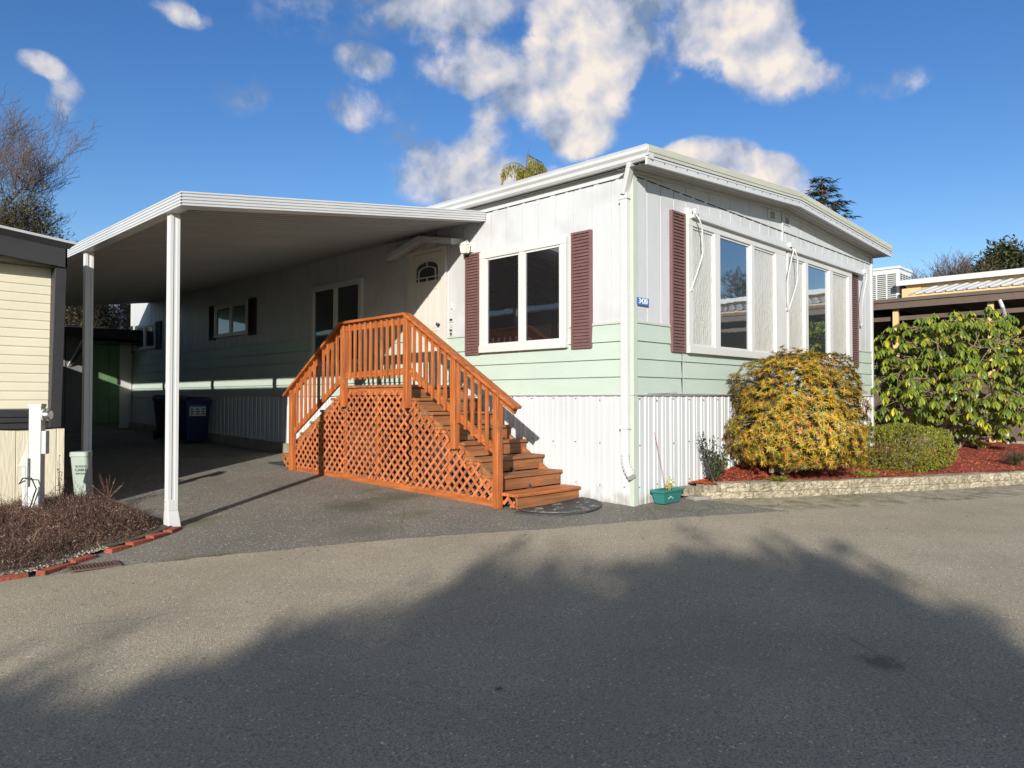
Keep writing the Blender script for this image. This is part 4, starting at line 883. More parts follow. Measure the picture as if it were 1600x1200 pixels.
# ================================================================ SMALL OBJECTS
def wheelie(loc, m, label, mlid=None, sticker=True):
    t = thing('recycling_bin' if 'blue' in label else 'trash_bin', loc, label, 'bin', 'wheelie bins standing against the skirting under the carport')
    x, y, z = loc; a = MB()
    w0, w1, d0, d1, h = .22, .28, .24, .33, .98
    a.add([(x-w0, y-d0, z+.05), (x+w0, y-d0, z+.05), (x+w0, y+d0, z+.05), (x-w0, y+d0, z+.05), (x-w1, y-d1, z+h), (x+w1, y-d1, z+h), (x+w1, y+d1, z+h), (x-w1, y+d1, z+h)],
          [(0,3,2,1),(4,5,6,7),(0,1,5,4),(1,2,6,5),(2,3,7,6),(3,0,4,7)])
    a.box(x-w1-.02, x+w1+.02, y-d1-.02, y+d1+.02, z+h-.06, z+h)
    a.build('body', m, t, bevel=.02)
    l = MB(); l.add([(x-w1-.03, y-d1-.04, z+h+.004), (x+w1+.03, y-d1-.04, z+h+.004), (x+w1+.03, y+d1+.06, z+h+.004), (x-w1-.03, y+d1+.06, z+h+.004),
                     (x-w1+.03, y-d1+.04, z+h+.075), (x+w1-.03, y-d1+.04, z+h+.075), (x+w1-.03, y+d1, z+h+.085), (x-w1+.03, y+d1, z+h+.085)],
                    [(0,3,2,1),(4,5,6,7),(0,1,5,4),(1,2,6,5),(2,3,7,6),(3,0,4,7)]); l.build('lid', mlid or m, t, bevel=.012)
    for s in (-1, 1):
        w = MB(); w.tube([(x+s*.24-.02, y+d0+.02, z+.12), (x+s*.24+.02, y+d0+.02, z+.12)], .12, 16); w.build('wheel', 'black_plastic', t)
    hn = MB(); hn.tube([(x-w1+.02, y+d1+.06, z+h-.05), (x+w1-.02, y+d1+.06, z+h-.05)], .014, 8); hn.build('handle', m, t)
    if sticker:
        s = MB(); yy = lambda zz: y-lerp(d0, d1, (zz-z-.05)/(h-.05))-.004
        s.add([(x-.20, yy(z+.62), z+.62), (x+.16, yy(z+.62), z+.62), (x+.16, yy(z+.86), z+.86), (x-.20, yy(z+.86), z+.86)], [(0,1,2,3)]); so_ = s.build('sticker', 'sticker', t)
        k = MB()
        k.add([(x-.20, yy(z+.82)-.003, z+.82), (x+.16, yy(z+.82)-.003, z+.82), (x+.16, yy(z+.86)-.003, z+.86), (x-.20, yy(z+.86)-.003, z+.86)], [(0,1,2,3)], 'sign_blue')
        for c in range(3):
            for r_ in range(3):
                x0 = x-.18+c*.12; z0 = z+.65+r_*.055; w_ = .06+R.random()*.03
                k.add([(x0, yy(z0)-.003, z0), (x0+w_, yy(z0)-.003, z0), (x0+w_, yy(z0+.025)-.003, z0+.025), (x0, yy(z0+.025)-.003, z0+.025)], [(0,1,2,3)], 'ink')
        k.build('sticker_print', None, so_)
    return t
wheelie((-.52, 11.55, gz(-.5, 11.5)), 'bin_blue', 'dark blue wheelie bin with a white sticker under the carport')
wheelie((-.55, 12.75, gz(-.5, 12.7)), 'black_plastic', 'black wheelie bin half hidden behind the blue one', sticker=False)
# utility pedestal (pale green)
x, y = -4.42, 5.25; z = gz(x, y)
pd = thing('cable_pedestal', (x, y, z), 'pale green plastic cable pedestal leaning in front of the second carport post', 'utility pedestal')
def taper(m, cx, cy, z0, z1, w0, d0, w1, d1, lx=0, n=6, mt=None, ang=0):
    def ring(w, d, cx, cy, zz):
        o = []
        for (sx, sy) in ((-1, -1), (1, -1), (1, 1), (-1, 1)):
            ccx, ccy = sx*(w-.04), sy*(d-.04); a0 = math.atan2(sy, sx)-math.pi/4
            for k in range(n):
                t = a0+math.pi/2*k/(n-1); px, py = ccx+.04*math.cos(t), ccy+.04*math.sin(t)
                o.append((cx+px*math.cos(ang)-py*math.sin(ang), cy+px*math.sin(ang)+py*math.cos(ang), zz))
        return o
    a = ring(w0, d0, cx, cy, z0); b = ring(w1, d1, cx+lx, cy+lx*.3, z1); q = len(a)
    m.add(a+b, [(i, (i+1) % q, q+(i+1) % q, q+i) for i in range(q)]+[tuple(range(q))[::-1], tuple(range(q, 2*q))], mt)
PA = math.radians(-38)
b = MB(); taper(b, x, y, z-.05, z+.62, .085, .075, .105, .085, -.045, ang=PA); b.build('housing', 'pedestal_green', pd)
b = MB(); taper(b, x-.047, y-.012, z+.60, z+.66, .112, .092, .109, .089, 0, ang=PA); b.build('cap', 'pedestal_green', pd, bevel=.006)
b = MB(); taper(b, x+.02, y, z-.12, z+.02, .075, .065, .075, .065, 0, ang=PA); b.build('base', 'concrete', pd)
nx_, ny_ = math.sin(PA), -math.cos(PA)      # outward normal of the front
# lettering: worn three line warning
for i, (s, w) in enumerate((('BURIED', .045), ('CABLE', .055), ('BEFORE DIGGING', .03))):
    zz = z+.48-i*.045; o = textmesh(s, w*.85, 'warning_text', 'ink', pd, (x-.033+nx_*.088+.02*math.cos(PA), y-.01+ny_*.088+.02*math.sin(PA), zz), (math.pi/2-.01, 0, PA), .001)
    if i == 2: o.scale = (.6, 1, 1)
# meter pedestal
x, y = -5.10, 4.55; z = gz(x, y)
mp_ = thing('electric_meter_pedestal', (x, y, z), 'tall grey sheet metal power pedestal with a round meter beside the cream home', 'meter pedestal')
A = math.radians(-40)
def ob(m, u0, u1, v0, v1, z0, z1, mt=None):
    P = [(u0, v0), (u1, v0), (u1, v1), (u0, v1)]; P = [(x+u*math.cos(A)-v*math.sin(A), y+u*math.sin(A)+v*math.cos(A)) for u, v in P]
    m.add([(p[0], p[1], z0) for p in P]+[(p[0], p[1], z1) for p in P], [(0,3,2,1),(4,5,6,7),(0,1,5,4),(1,2,6,5),(2,3,7,6),(3,0,4,7)], mt)
b = MB(); ob(b, -.065, .065, -.05, .05, z-.1, 1.21); mo_ = b.build('cabinet', 'meter_gray', mp_, bevel=.006)
b = MB(); ob(b, -.072, .072, -.058, .056, 1.19, 1.225); b.build('cap', 'meter_gray', mp_, bevel=.004)
b = MB(); ob(b, .065, .115, -.04, .04, .66, .92); b.build('junction_box', 'meter_gray', mp_, bevel=.006)
b = MB()
def lp(u, v, zz): return Vector((x+u*math.cos(A)-v*math.sin(A), y+u*math.sin(A)+v*math.cos(A), zz))
b.tube([lp(.065, 0, 1.10), lp(.085, 0, 1.10)], .07, 20); b.build('meter_socket', 'meter_gray', mp_)
b = MB(); b.tube([lp(.085, 0, 1.10), lp(.135, 0, 1.10), lp(.147, 0, 1.10)], [.063, .063, .05], 20, 'chrome'); b.build('meter', None, mp_, smooth=False)
b = MB(); b.add([lp(-.065, -.05, .80), lp(-.065, .04, .80), lp(-.16, -.08, .52), lp(-.16, .0, .52), lp(-.065, -.05, .52), lp(-.065, .04, .52)], [(0,1,3,2),(0,2,4),(1,5,3),(2,3,5,4)]); b.build('outlet_cover', 'meter_gray', mp_, bevel=.004)
b = MB(); b.tube([lp(-.11, -.03, .52), lp(-.11, -.03, .36)], .028, 10); b.tube([lp(-.11, -.03, .38), lp(-.11, -.03, .30)], .034, 10); b.tube([lp(-.11, -.03, .31), lp(-.11, -.03, z-.05)], .022, 10); b.build('conduit', 'vinyl_white', mp_)
b = MB(); b.tube([lp(-.06, -.08, .62), lp(-.06, -.08, z-.05)], .012, 8); b.build('ground_rod', 'galvanized', mp_)
b = MB(); b.tube([lp(-.15, -.06, .33), lp(-.08, -.12, .40), lp(.02, -.14, .40), lp(.06, -.12, .28), lp(.0, -.12, .08), lp(-.12, -.10, .02)], .008, 6); b.build('power_cord', 'black_plastic', mp_)
b = MB(); ob(b, -.055, .065, -.085, -.02, z-.1, .30); b.v = [(vx, vy, vz) for vx, vy, vz in b.v]; b.build('lower_cover', 'vinyl_white', mp_, bevel=.02)
# teal planter
x, y = .47, -.17; z = gz(x, y)+.01
pl = thing('window_box_planter', (x, y, z), 'teal plastic trough planter standing on the asphalt against the white skirting', 'planter')
b = MB()
def rg(w, d, zz): return [(x-w, y-d, zz), (x+w, y-d, zz), (x+w, y+d, zz), (x-w, y+d, zz)]
vs = rg(.175, .065, z)+rg(.205, .085, z+.125)+rg(.225, .10, z+.135)+rg(.228, .103, z+.165)+rg(.205, .083, z+.165)+rg(.20, .08, z+.12)
fs = [(0,3,2,1)]+[(4*k+i, 4*k+(i+1) % 4, 4*k+4+(i+1) % 4, 4*k+4+i) for k in range(5) for i in range(4)]
b.add(vs, fs); b.build('trough', 'teal_plastic', pl, bevel=.004)
b = MB(); b.add([(x-.198, y-.078, z+.13), (x+.198, y-.078, z+.13), (x+.198, y+.078, z+.13), (x-.198, y+.078, z+.13)], [(0,1,2,3)]); b.build('potting_soil', 'soil', pl)
b = MB(); b.bar((x-.10, y-.080, z+.06), (x-.05, y-.083, z+.085), .002, .006); b.bar((x-.05, y-.083, z+.085), (x+.0, y-.080, z+.058), .002, .006); b.build('scratch_mark', 'sign_white', pl)
b = MB(); b.tube([(x+.02, y+.02, z+.12), (x-.09, y+.12, z+.86)], .0035, 5); tag(b.build('garden_stake', 'red_rod'), 'thin reddish stake leaning from the teal planter to the skirting', 'stake')
# ================================================================ NEIGHBOURING HOMES
# cream home on the left
nh = thing('cream_mobile_home', (-4.7, 5.2, 0), 'cream sided mobile home with charcoal roof fascia beside the carport', 'mobile home', 'neighbouring mobile homes')
X1, Y0 = -4.70, 5.20; X0 = -10.4; Y1 = 19
rfz = lambda x: 3.22+(X1-x)*.105 if x > -7.5 else 3.22+.294-( -7.5-x)*.105
b = MB(); zz = 1.155; pr = []
while zz < 2.9:
    pr += [(-.0, zz), (-.009, zz+.010), (-.003, zz+.09), (0, zz+.105)]; zz += .108
b.add([(X0, Y0+.12+o, z_) for o, z_ in pr]+[(X1-.10, Y0+.12+o, z_) for o, z_ in pr], [(i, i+1, len(pr)+i+1, len(pr)+i) for i in range(len(pr)-1)])
b.build('siding', 'cream_siding', nh)
b = MB(); b.add([(X1-.02+o, Y0+.1, z_) for o, z_ in [(-p[0], p[1]) for p in pr]]+[(X1-.02+o, Y1, z_) for o, z_ in [(-p[0], p[1]) for p in pr]], [(i, i+1, len(pr)+i+1, len(pr)+i) for i in range(len(pr)-1)])
b.build('siding', 'cream_siding', nh)
b = MB(); b.box(X0, X1-.04, Y0+.15, Y1, -.3, 3.1); b.box(X0, X1-.05, Y0+.09, Y0+.15, .90, 1.155); b.build('body', 'dark_gap', nh)
b = MB(); 
for k, (za, zb_) in enumerate(((.925, .985), (1.0, 1.05), (1.065, 1.13))): b.box(X0, X1-.06, Y0+.06+k*.005, Y0+.09, za, zb_)
b.build('underfloor_boards', 'charcoal_trim', nh)
b = MB(); pr = []
x_ = X0
while x_ < X1+.03: pr += [(x_, 0), (x_+.19, 0), (x_+.194, .01), (x_+.20, .01), (x_+.204, 0)]; x_ += .21
pr = [p for p in pr if p[0] < X1+.035]+[(X1+.04, 0)]
n = len(pr); b.add([(px, Y0+.02+o, gz(px, Y0)-.05) for px, o in pr]+[(px, Y0+.02+o, .905+.01*math.sin(px*9)) for px, o in pr], [(i, i+1, n+i+1, n+i) for i in range(n-1)])
b.add([(X1+.04, Y0+.02, -.1), (X1+.04, Y1, -.1), (X1+.04, Y1, .9), (X1+.04, Y0+.02, .9)], [(0,1,2,3)]); b.add([(X0, Y0+.02, .9), (X1+.04, Y0+.02, .9), (X1+.04, Y0+.1, .9), (X0, Y0+.1, .9)], [(0,1,2,3)])
b.build('skirting', 'cream_skirt', nh)
b = MB()   # roof fascia facing the camera, projecting
b.add([(X0, Y0-.10, rfz(X0)-.33), (-7.5, Y0-.10, rfz(-7.5)-.33), (X1+.02, Y0-.10, rfz(X1)-.33), (X1+.02, Y0-.10, rfz(X1)-.03), (-7.5, Y0-.10, rfz(-7.5)-.03), (X0, Y0-.10, rfz(X0)-.03)], [(0,1,4,5),(1,2,3,4)])
b.add([(X0, Y0-.10, rfz(X0)-.33), (X1+.02, Y0-.10, rfz(X1)-.33), (X1+.02, Y0+.14, rfz(X1)-.33), (X0, Y0+.14, rfz(X0)-.33)], [(0,1,2,3)])
b.box(X1-.0, X1+.02, Y0-.10, Y1, rfz(X1)-.33, rfz(X1)-.03)
b.build('fascia', 'charcoal_trim', nh)
b = MB(); b.add([(X0, Y0-.16, rfz(X0)), (-7.5, Y0-.16, rfz(-7.5)), (X1+.10, Y0-.16, rfz(X1)-.01), (X1+.10, Y1, rfz(X1)-.01), (-7.5, Y1, rfz(-7.5)), (X0, Y1, rfz(X0)),
  (X0, Y0-.16, rfz(X0)-.03), (-7.5, Y0-.16, rfz(-7.5)-.03), (X1+.10, Y0-.16, rfz(X1)-.04), (X1+.10, Y1, rfz(X1)-.04), (-7.5, Y1, rfz(-7.5)-.03), (X0, Y1, rfz(X0)-.03)],
  [(0,1,4,5),(1,2,3,4),(0,6,7,1),(1,7,8,2),(2,8,9,3),(6,11,10,7),(7,10,9,8)]); b.build('roof', 'galvanized', nh)
b = MB(); b.add([(X0, Y0-.155, rfz(X0)-.035), (-7.5, Y0-.155, rfz(-7.5)-.035), (X1+.08, Y0-.155, rfz(X1)-.04), (X1+.04, Y0-.105, rfz(X1)-.10), (-7.5, Y0-.105, rfz(-7.5)-.10), (X0, Y0-.105, rfz(X0)-.10)], [(0,1,4,5),(1,2,3,4)]); b.build('drip_edge', 'charcoal_trim', nh)
b = MB(); b.add([(X1-.12, Y0+.0, .93), (X1-.0, Y0+.0, .93), (X1+.02, Y0-.08, rfz(X1)-.33), (X1-.10, Y0-.08, rfz(X1)-.33), (X1-.12, Y0+.14, .93), (X1-.0, Y0+.14, .93), (X1+.02, Y0+.14, rfz(X1)-.33), (X1-.10, Y0+.14, rfz(X1)-.33)], [(0,1,2,3),(1,5,6,2),(0,3,7,4),(4,7,6,5)]); b.build('corner_board', 'charcoal_trim', nh, bevel=.004)
# shed at the end of the carport
sh = thing('garden_shed', (-.9, 16.9, gz(-.9, 16.9)), 'grey shed with a green plank door and black roof at the end of the carport', 'shed')
b = MB(); b.box(-4.2, -.06, 17.0, 19.2, .2, 3.0, 'gray_wall'); b.box(-.35, -.04, 16.96, 17.0, .45, 2.85, 'vinyl_white'); b.box(-1.25, -.04, 16.97, 17.0, 2.78, 2.86, 'vinyl_white')
for k in range(8): b.box(-4.2+k*.42, -4.19+k*.42, 16.985, 17.0, .3, 2.9, 'dark_seam')
b.box(-4.2, -1.2, 16.97, 17.0, .40, .60, 'gray_wall'); b.build('walls', None, sh)
b = MB()
for k in range(3): b.box(-1.17+k*.275, -1.17+k*.275+.268, 16.95, 16.985, .60, 2.76)
b.box(-1.17, -.36, 16.94, 16.95, 1.95, 1.96)
dd = b.build('door', 'shed_green', sh, bevel=.004)
b = MB(); b.box(-.42, -.38, 16.92, 16.95, 1.68, 1.85); b.build('handle', 'ink', dd)
b = MB(); b.add([(-4.6, 16.35, 2.86), (.05, 16.35, 2.90), (.05, 19.4, 3.35), (-4.6, 19.4, 3.35), (-4.6, 16.30, 3.10), (.07, 16.30, 3.16), (.05, 19.4, 3.42), (-4.6, 19.4, 3.42)], [(0,3,2,1),(4,5,6,7),(0,1,5,4),(1,2,6,5),(2,3,7,6),(3,0,4,7)]); b.build('roof', 'black_roof', sh)
b = MB(); b.add([(-1.3, 16.95, 2.95), (.06, 16.95, 2.95), (.10, 16.25, 2.74), (-1.4, 16.25, 2.74), (-1.3, 16.95, 2.98), (.06, 16.95, 2.98), (.10, 16.25, 2.775), (-1.4, 16.25, 2.775)], [(0,1,2,3),(4,7,6,5),(3,2,6,7),(1,5,6,2),(0,3,7,4)]); b.bar((-1.55, 16.98, 2.2), (-1.35, 16.3, 2.75), .03, .03); b.build('door_canopy', 'black_roof', sh)
b = MB(); b.bar((-1.62, 16.96, 2.15), (-1.45, 16.4, 2.80), .03, .03, m='vinyl_white'); b.bar((-1.62, 16.96, 2.15), (-1.62, 16.96, 2.75), .03, .03, m='vinyl_white'); b.build('canopy_brace', None, sh)
# tan home with carport on the right
rh = thing('tan_mobile_home', (11.7, 5, 0), 'tan mobile home with a long brown carport eave and metal roof to the right', 'mobile home', 'neighbouring mobile homes')
YA, YB = -9, 16
b = MB(); b.box(11.7, 11.78, YA, YB, 3.44, 3.68); b.box(11.66, 11.7, YA, YB, 3.60, 3.685); b.build('carport_fascia', 'brown_fascia', rh, bevel=.006)
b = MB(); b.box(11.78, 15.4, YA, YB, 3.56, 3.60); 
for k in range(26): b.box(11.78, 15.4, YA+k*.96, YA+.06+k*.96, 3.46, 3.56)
b.build('carport_ceiling', 'shade_black', rh)
b = MB(); b.box(12.0, 12.1, YA, YB, 3.18, 3.28); b.box(15.3, 15.4, YA, YB, 0, 3.5); b.build('carport_beam', 'brown_fascia', rh)
b = MB(); b.box(12.18, 12.24, YA, .42, 3.72, 3.80); b.box(12.1, 12.2, YA, .5, 3.60, 3.69); b.build('awning_edge', 'tan_paint', rh)
b = MB(); pr = []; y_ = YA
while y_ < .42: pr += [(y_, 0), (y_+.02, .03), (y_+.05, .03), (y_+.07, 0), (y_+.21, 0)]; y_ += .22
n = len(pr); b.add([(12.15, q, 3.80+o) for q, o in pr]+[(12.75, q-.35, 4.03+o) for q, o in pr], [(i, i+1, n+i+1, n+i) for i in range(n-1)]); b.build('awning_roof', 'galvanized', rh)
b = MB(); b.box(12.75, 15.4, YA, .62, 3.6, 4.22); b.box(12.60, 12.75, .25, .68, 3.6, 4.02); b.build('upper_wall', 'tan_paint', rh)
b = MB(); b.add([(12.55, YA, 4.10), (12.55, .80, 4.10), (15.6, .80, 4.50), (15.6, YA, 4.50), (12.55, YA, 4.23), (12.55, .80, 4.23), (15.6, .80, 4.6), (15.6, YA, 4.6)], [(0,3,2,1),(4,5,6,7),(0,1,5,4),(1,2,6,5),(2,3,7,6),(3,0,4,7)]); b.build('roof', 'white_metal', rh)
b = MB(); b.box(11.8, 15.3, YA, YB, -.1, .12); b.box(12.0, 12.2, YA, 4, .12, .34); b.build('carport_floor', 'concrete', rh)
for yy in (.62, -1.35, -4.4, 4.0):
    b = MB(); b.box(11.86, 11.96, yy-.06, yy+.06, .1, 3.46); b.build('carport_post', 'tan_paint', rh, bevel=.005)
b = MB(); b.tube([(11.72, -1.55, 3.45), (11.72, -1.6, 3.30), (11.9, -1.62, 3.1), (11.9, -1.62, .4), (11.75, -1.70, .2)], .04, 10); b.build('downspout', 'galvanized', rh)
lt = MB()
for sgn in (1, -1):
    for k in range(-14, 32):
        c0 = k*.075
        P = []
        for s in range(41):
            z_ = 1.62+s*.0125*1.0; y_ = .55+ (c0+(z_-1.62) if sgn > 0 else c0-(z_-1.62))
            if .55 <= y_ <= 1.75: P.append((y_, z_))
        if len(P) > 2: lt.bar((11.83+.006*sgn, P[0][0], P[0][1]), (11.83+.006*sgn, P[-1][0], P[-1][1]), .03, .006, up=(1, 0, 0))
lt.box(11.8, 11.86, .5, 1.8, 1.56, 1.62); lt.box(11.8, 11.86, .5, 1.8, 2.12, 2.18); lt.build('lattice_screen', 'vinyl_white', rh)
# roof air conditioner
ax, ay = 13.4, 1.25
ac = thing('roof_air_conditioner', (ax, ay, 3.6), 'white rooftop evaporative air conditioner with louvred sides on the tan home', 'air conditioner')
b = MB(); b.box(ax-.5, ax+.5, ay-.42, ay+.42, 3.62, 4.60); b.box(ax-.54, ax+.54, ay-.46, ay+.46, 4.60, 4.66); b.box(ax-.54, ax+.54, ay-.46, ay+.46, 3.60, 3.70); b.build('housing', 'ac_white', ac, bevel=.015)
for k in range(3):
    b = MB(); y0 = ay-.36+k*.245; b.box(ax-.508, ax-.50, y0, y0+.215, 3.78, 4.5, 'meter_gray')
    for j in range(14): b.box(ax-.514, ax-.508, y0+.005, y0+.21, 3.80+j*.05, 3.822+j*.05, 'dark_gap')
    b.build('louvre', None, ac)
for k in range(4):
    b = MB(); x0 = ax-.44+k*.225; b.box(x0, x0+.195, ay-.428, ay-.42, 3.78, 4.5, 'meter_gray')
    for j in range(14): b.box(x0+.005, x0+.19, ay-.434, ay-.428, 3.80+j*.05, 3.822+j*.05, 'dark_gap')
    b.build('louvre', None, ac)
b = MB(); b.box(11.9, 15.4, .62, 16, 3.56, 3.66); b.build('carport_roof', 'galvanized', rh)
# home beyond the shed
fh = thing('distant_home', (2.6, 30, 0), 'dark red brown home with white trim far behind the shed', 'house')
b = MB(); b.box(2.9, 7.5, 28, 34, 0, 5.2); b.build('walls', 'brown_fascia', fh); b = MB(); b.box(2.2, 8, 27.6, 34.4, 5.2, 5.35); b.build('roof', 'white_metal', fh)
b = MB(); b.box(3.0, 3.3, 27.9, 28, 3.9, 5.0); b.box(2.86, 2.9, 28, 28.3, 3.0, 5.2); b.build('window_trim', 'vinyl_white', fh)
b = MB(); b.tube([(2.72, 27.4, 0), (2.70, 27.4, 5.6)], .20, 10); tag(b.build('utility_pole', 'vinyl_white'), 'whitewashed round pole behind the shed roof', 'pole')
# homes across the road, seen only in the window reflections and by their shade
def back_home(x, y, a, L_, W_, h, label, mw, mr):
    t = thing('mobile_home', (x, y, 0), label, 'mobile home', 'homes across the road')
    t.rotation_euler = (0, 0, a)
    def lb(n_, m, f):
        q = MB(); f(q); q.v = [(p[0]+x, p[1]+y, p[2]) for p in q.v]; return q.build(n_, m, t)
    lb('walls', mw, lambda q: q.box(-L_/2, L_/2, -W_/2, W_/2, -.6, h))
    lb('roof', mr, lambda q: q.prism([(-W_/2-.4, h-.1), (-W_/2-.4, h+.12), (0, h+.55), (W_/2+.4, h+.12), (W_/2+.4, h-.1)], 0, -L_/2-.4, L_/2+.4))
    lb('carport_roof', mr, lambda q: q.box(-L_/2, L_/2, W_/2+.4, W_/2+3.6, h-.35, h-.15))
    lb('window', 'dark_glass', lambda q: (q.box(-L_/2+1, -L_/2+3, W_/2, W_/2+.02, 1.2, 2.3), q.box(L_/2-3, L_/2-1, W_/2, W_/2+.02, 1.2, 2.3)))
    for k in range(3): lb('post', 'tan_paint', lambda q: q.box(-L_/2+.2+k*(L_-.5)/2, -L_/2+.32+k*(L_-.5)/2, W_/2+3.4, W_/2+3.52, -.6, h-.35))
    return t
back_home(24.5, -9.5, 1.2, 10, 5, 3.0, 'tan home across the road with a brown carport roof', 'tan_paint', 'brown_fascia')
# ================================================================ VEGETATION
def rv(s=1): 
    while True:
        v = Vector((R.uniform(-1, 1), R.uniform(-1, 1), R.uniform(-1, 1)))
        if .05 < v.length < 1: return v.normalized()*s
def leaf(mb, p, d, up, l, w, fold=.25, droop=.2, seg=2, m=None):
    """one leaf: base p, direction d, blade normal up; 2 halves folded along the midrib"""
    d = d.normalized(); s = d.cross(up)
    if s.length < 1e-4: s = d.orthogonal()
    s.normalize(); n = s.cross(d)
    prof = (((0, .12), (.45, 1), (1, .05)) if seg == 2 else ((0, .1), (.3, .85), (.65, 1), (1, .08)))
    vs = []
    for t, k in prof:
        c = p+d*l*t-n*droop*l*t*t; e = s*w*.5*k+n*fold*w*.5*k
        vs += [c, c+e, c+e-s*w*k]
    fs = []
    for i in range(len(prof)-1): a = i*3; fs += [(a, a+1, a+4, a+3), (a+2, a, a+3, a+5)]
    mb.add(vs, fs, m)
def bare_tree(name, loc, h, r, seed, label, mat_='twig_gray', spread=.62, up=.25, depth=6, cat='tree', group=None, lean=(0, 0), trunk_fr=.25, minr=.006, kids=3):
    rr = random.Random(seed); root = thing(name, loc, label, cat, group)
    tk = MB(); tw = MB()
    def grow(p, d, L_, r_, k):
        P = [p]; q = p; dd = d
        n = 4 if k < 3 else 3
        for i in range(n):
            dd = (dd+Vector((rr.uniform(-1, 1), rr.uniform(-1, 1), rr.uniform(-.6, 1)*up*2))*(.10+.05*k)).normalized(); q = q+dd*L_/n; P.append(q)
        r1 = r_*.62
        (tk if k < 2 else tw).tube(P, [max(lerp(r_, r1, i/n), minr) for i in range(n+1)], 7 if k < 2 else (4 if k < 4 else 3), caps=False)
        if k >= depth: return
        m_ = kids + (1 if k > 1 else 0)
        for j in range(m_):
            t = rr.uniform(.35, 1) if j else 1.0; i = min(int(t*n), n-1); b_ = P[i].lerp(P[i+1], t*n-i)
            side = Vector((rr.uniform(-1, 1), rr.uniform(-1, 1), rr.uniform(-.3, .8)))
            nd = (dd*(1 if j else 1.6)+side.normalized()*spread*(1.15 if j else .5)+Vector((0, 0, up*.5))).normalized()
            grow(b_, nd, L_*rr.uniform(.62, .84), r1*(.9 if j == 0 else .62), k+1)
    grow(Vector(loc), Vector((lean[0], lean[1], 1)).normalized(), h*trunk_fr, r, 0)
    tk.build('trunk', 'bark', root, fix=False); tw.build('crown', mat_, root, fix=False); return root
def conifer(name, loc, h, rad, seed, label, mat_='leaf_conifer', base=.1, group=None, dens=1., droop=.35, cat='tree', lf=.16, gappy=.0, power=1.0):
    rr = random.Random(seed); root = thing(name, loc, label, cat, group); L0 = Vector(loc)
    tk = MB(); tk.tube([L0, L0+Vector((0, 0, h*.5)), L0+Vector((.05, 0, h))], [h*.022, h*.014, .012], 8, caps=False)
    cr = MB(); nlev = int(h*3.2*dens)
    for i in range(nlev):
        t = i/nlev; z = h*(base+(1-base)*t); Rr = rad*(1-t)**power*rr.uniform(.7, 1.12)+.12; nb_ = int(7+5*dens)
        for k in range(nb_):
            if rr.random() < gappy: continue
            a = rr.uniform(0, 6.283); d = Vector((math.cos(a), math.sin(a), rr.uniform(-.05, .35))); Rk = Rr*rr.uniform(.6, 1.1)
            P = [L0+Vector((0, 0, z))+d*Rk*s+Vector((0, 0, -droop*Rk*s*s)) for s in (0, .35, .7, 1)]
            tk.tube(P, [.02, .014, .009, .004], 3, caps=False)
            nl = max(6, int(Rk*15*dens))
            for j in range(nl):
                s = (j+rr.random())/nl; s = s**.7; b_ = P[0].lerp(P[3], s)+Vector((0, 0, -droop*Rk*(s*s-s)))
                sd_ = Vector((-d.y, d.x, 0))*rr.choice((-1, 1))
                dir_ = (sd_*rr.uniform(.3, 1)+d*.8+Vector((0, 0, rr.uniform(-.5, .15)))).normalized()
                leaf(cr, b_, dir_, Vector((rr.uniform(-.4, .4), rr.uniform(-.4, .4), 1)), lf*rr.uniform(.7, 1.6), lf*.28, .1, .25)
    tk.build('trunk', 'bark', root, fix=False); cr.build('crown', mat_, root, fix=False); return root
def bushy(name, loc, blobs, mat_, nleaf, label, seed, lw=(.14, .09), trunk=True, cat='tree', group=None, fill=.55, clump=.12):
    """broad crown: leaf clumps in several ellipsoids (dx,dy,dz,rx,ry,rz)"""
    rr = random.Random(seed); root = thing(name, loc, label, cat, group); L0 = Vector(loc); cr = MB(); tk = MB()
    vol = [b[3]*b[4]*b[5] for b in blobs]; tot_ = sum(vol)
    for b, v in zip(blobs, vol):
        for i in range(int(nleaf*v/tot_/6)):
            q = Vector((rr.gauss(0, 1), rr.gauss(0, 1), rr.gauss(0, 1))).normalized()*(fill+(1-fill)*rr.random())*rr.uniform(.82, 1.1)
            c = L0+Vector((b[0]+q.x*b[3], b[1]+q.y*b[4], b[2]+q.z*b[5]))
            for k in range(6):
                d = Vector((rr.gauss(0, 1), rr.gauss(0, 1), rr.gauss(0, .8)))+q*.8
                p = c+Vector((rr.gauss(0, clump), rr.gauss(0, clump), rr.gauss(0, clump)))
                leaf(cr, p, d, Vector((rr.gauss(0, .6), rr.gauss(0, .6), 1)), lw[0]*rr.uniform(.7, 1.3), lw[1]*rr.uniform(.7, 1.2), .2, .2)
        if trunk: tk.tube([L0, L0+Vector((b[0]*.4, b[1]*.4, b[2]*.45)), L0+Vector((b[0], b[1], b[2]))], [.16, .10, .03], 7, caps=False)
    if trunk: tk.build('trunk', 'bark', root, fix=False)
    cr.build('crown', mat_, root, fix=False); return root
def at(u, v, w):     # a spot in the world at forward distance w
    p = CAM+FW*w+RT*((u-800)/1140*w); return (p.x, p.y)
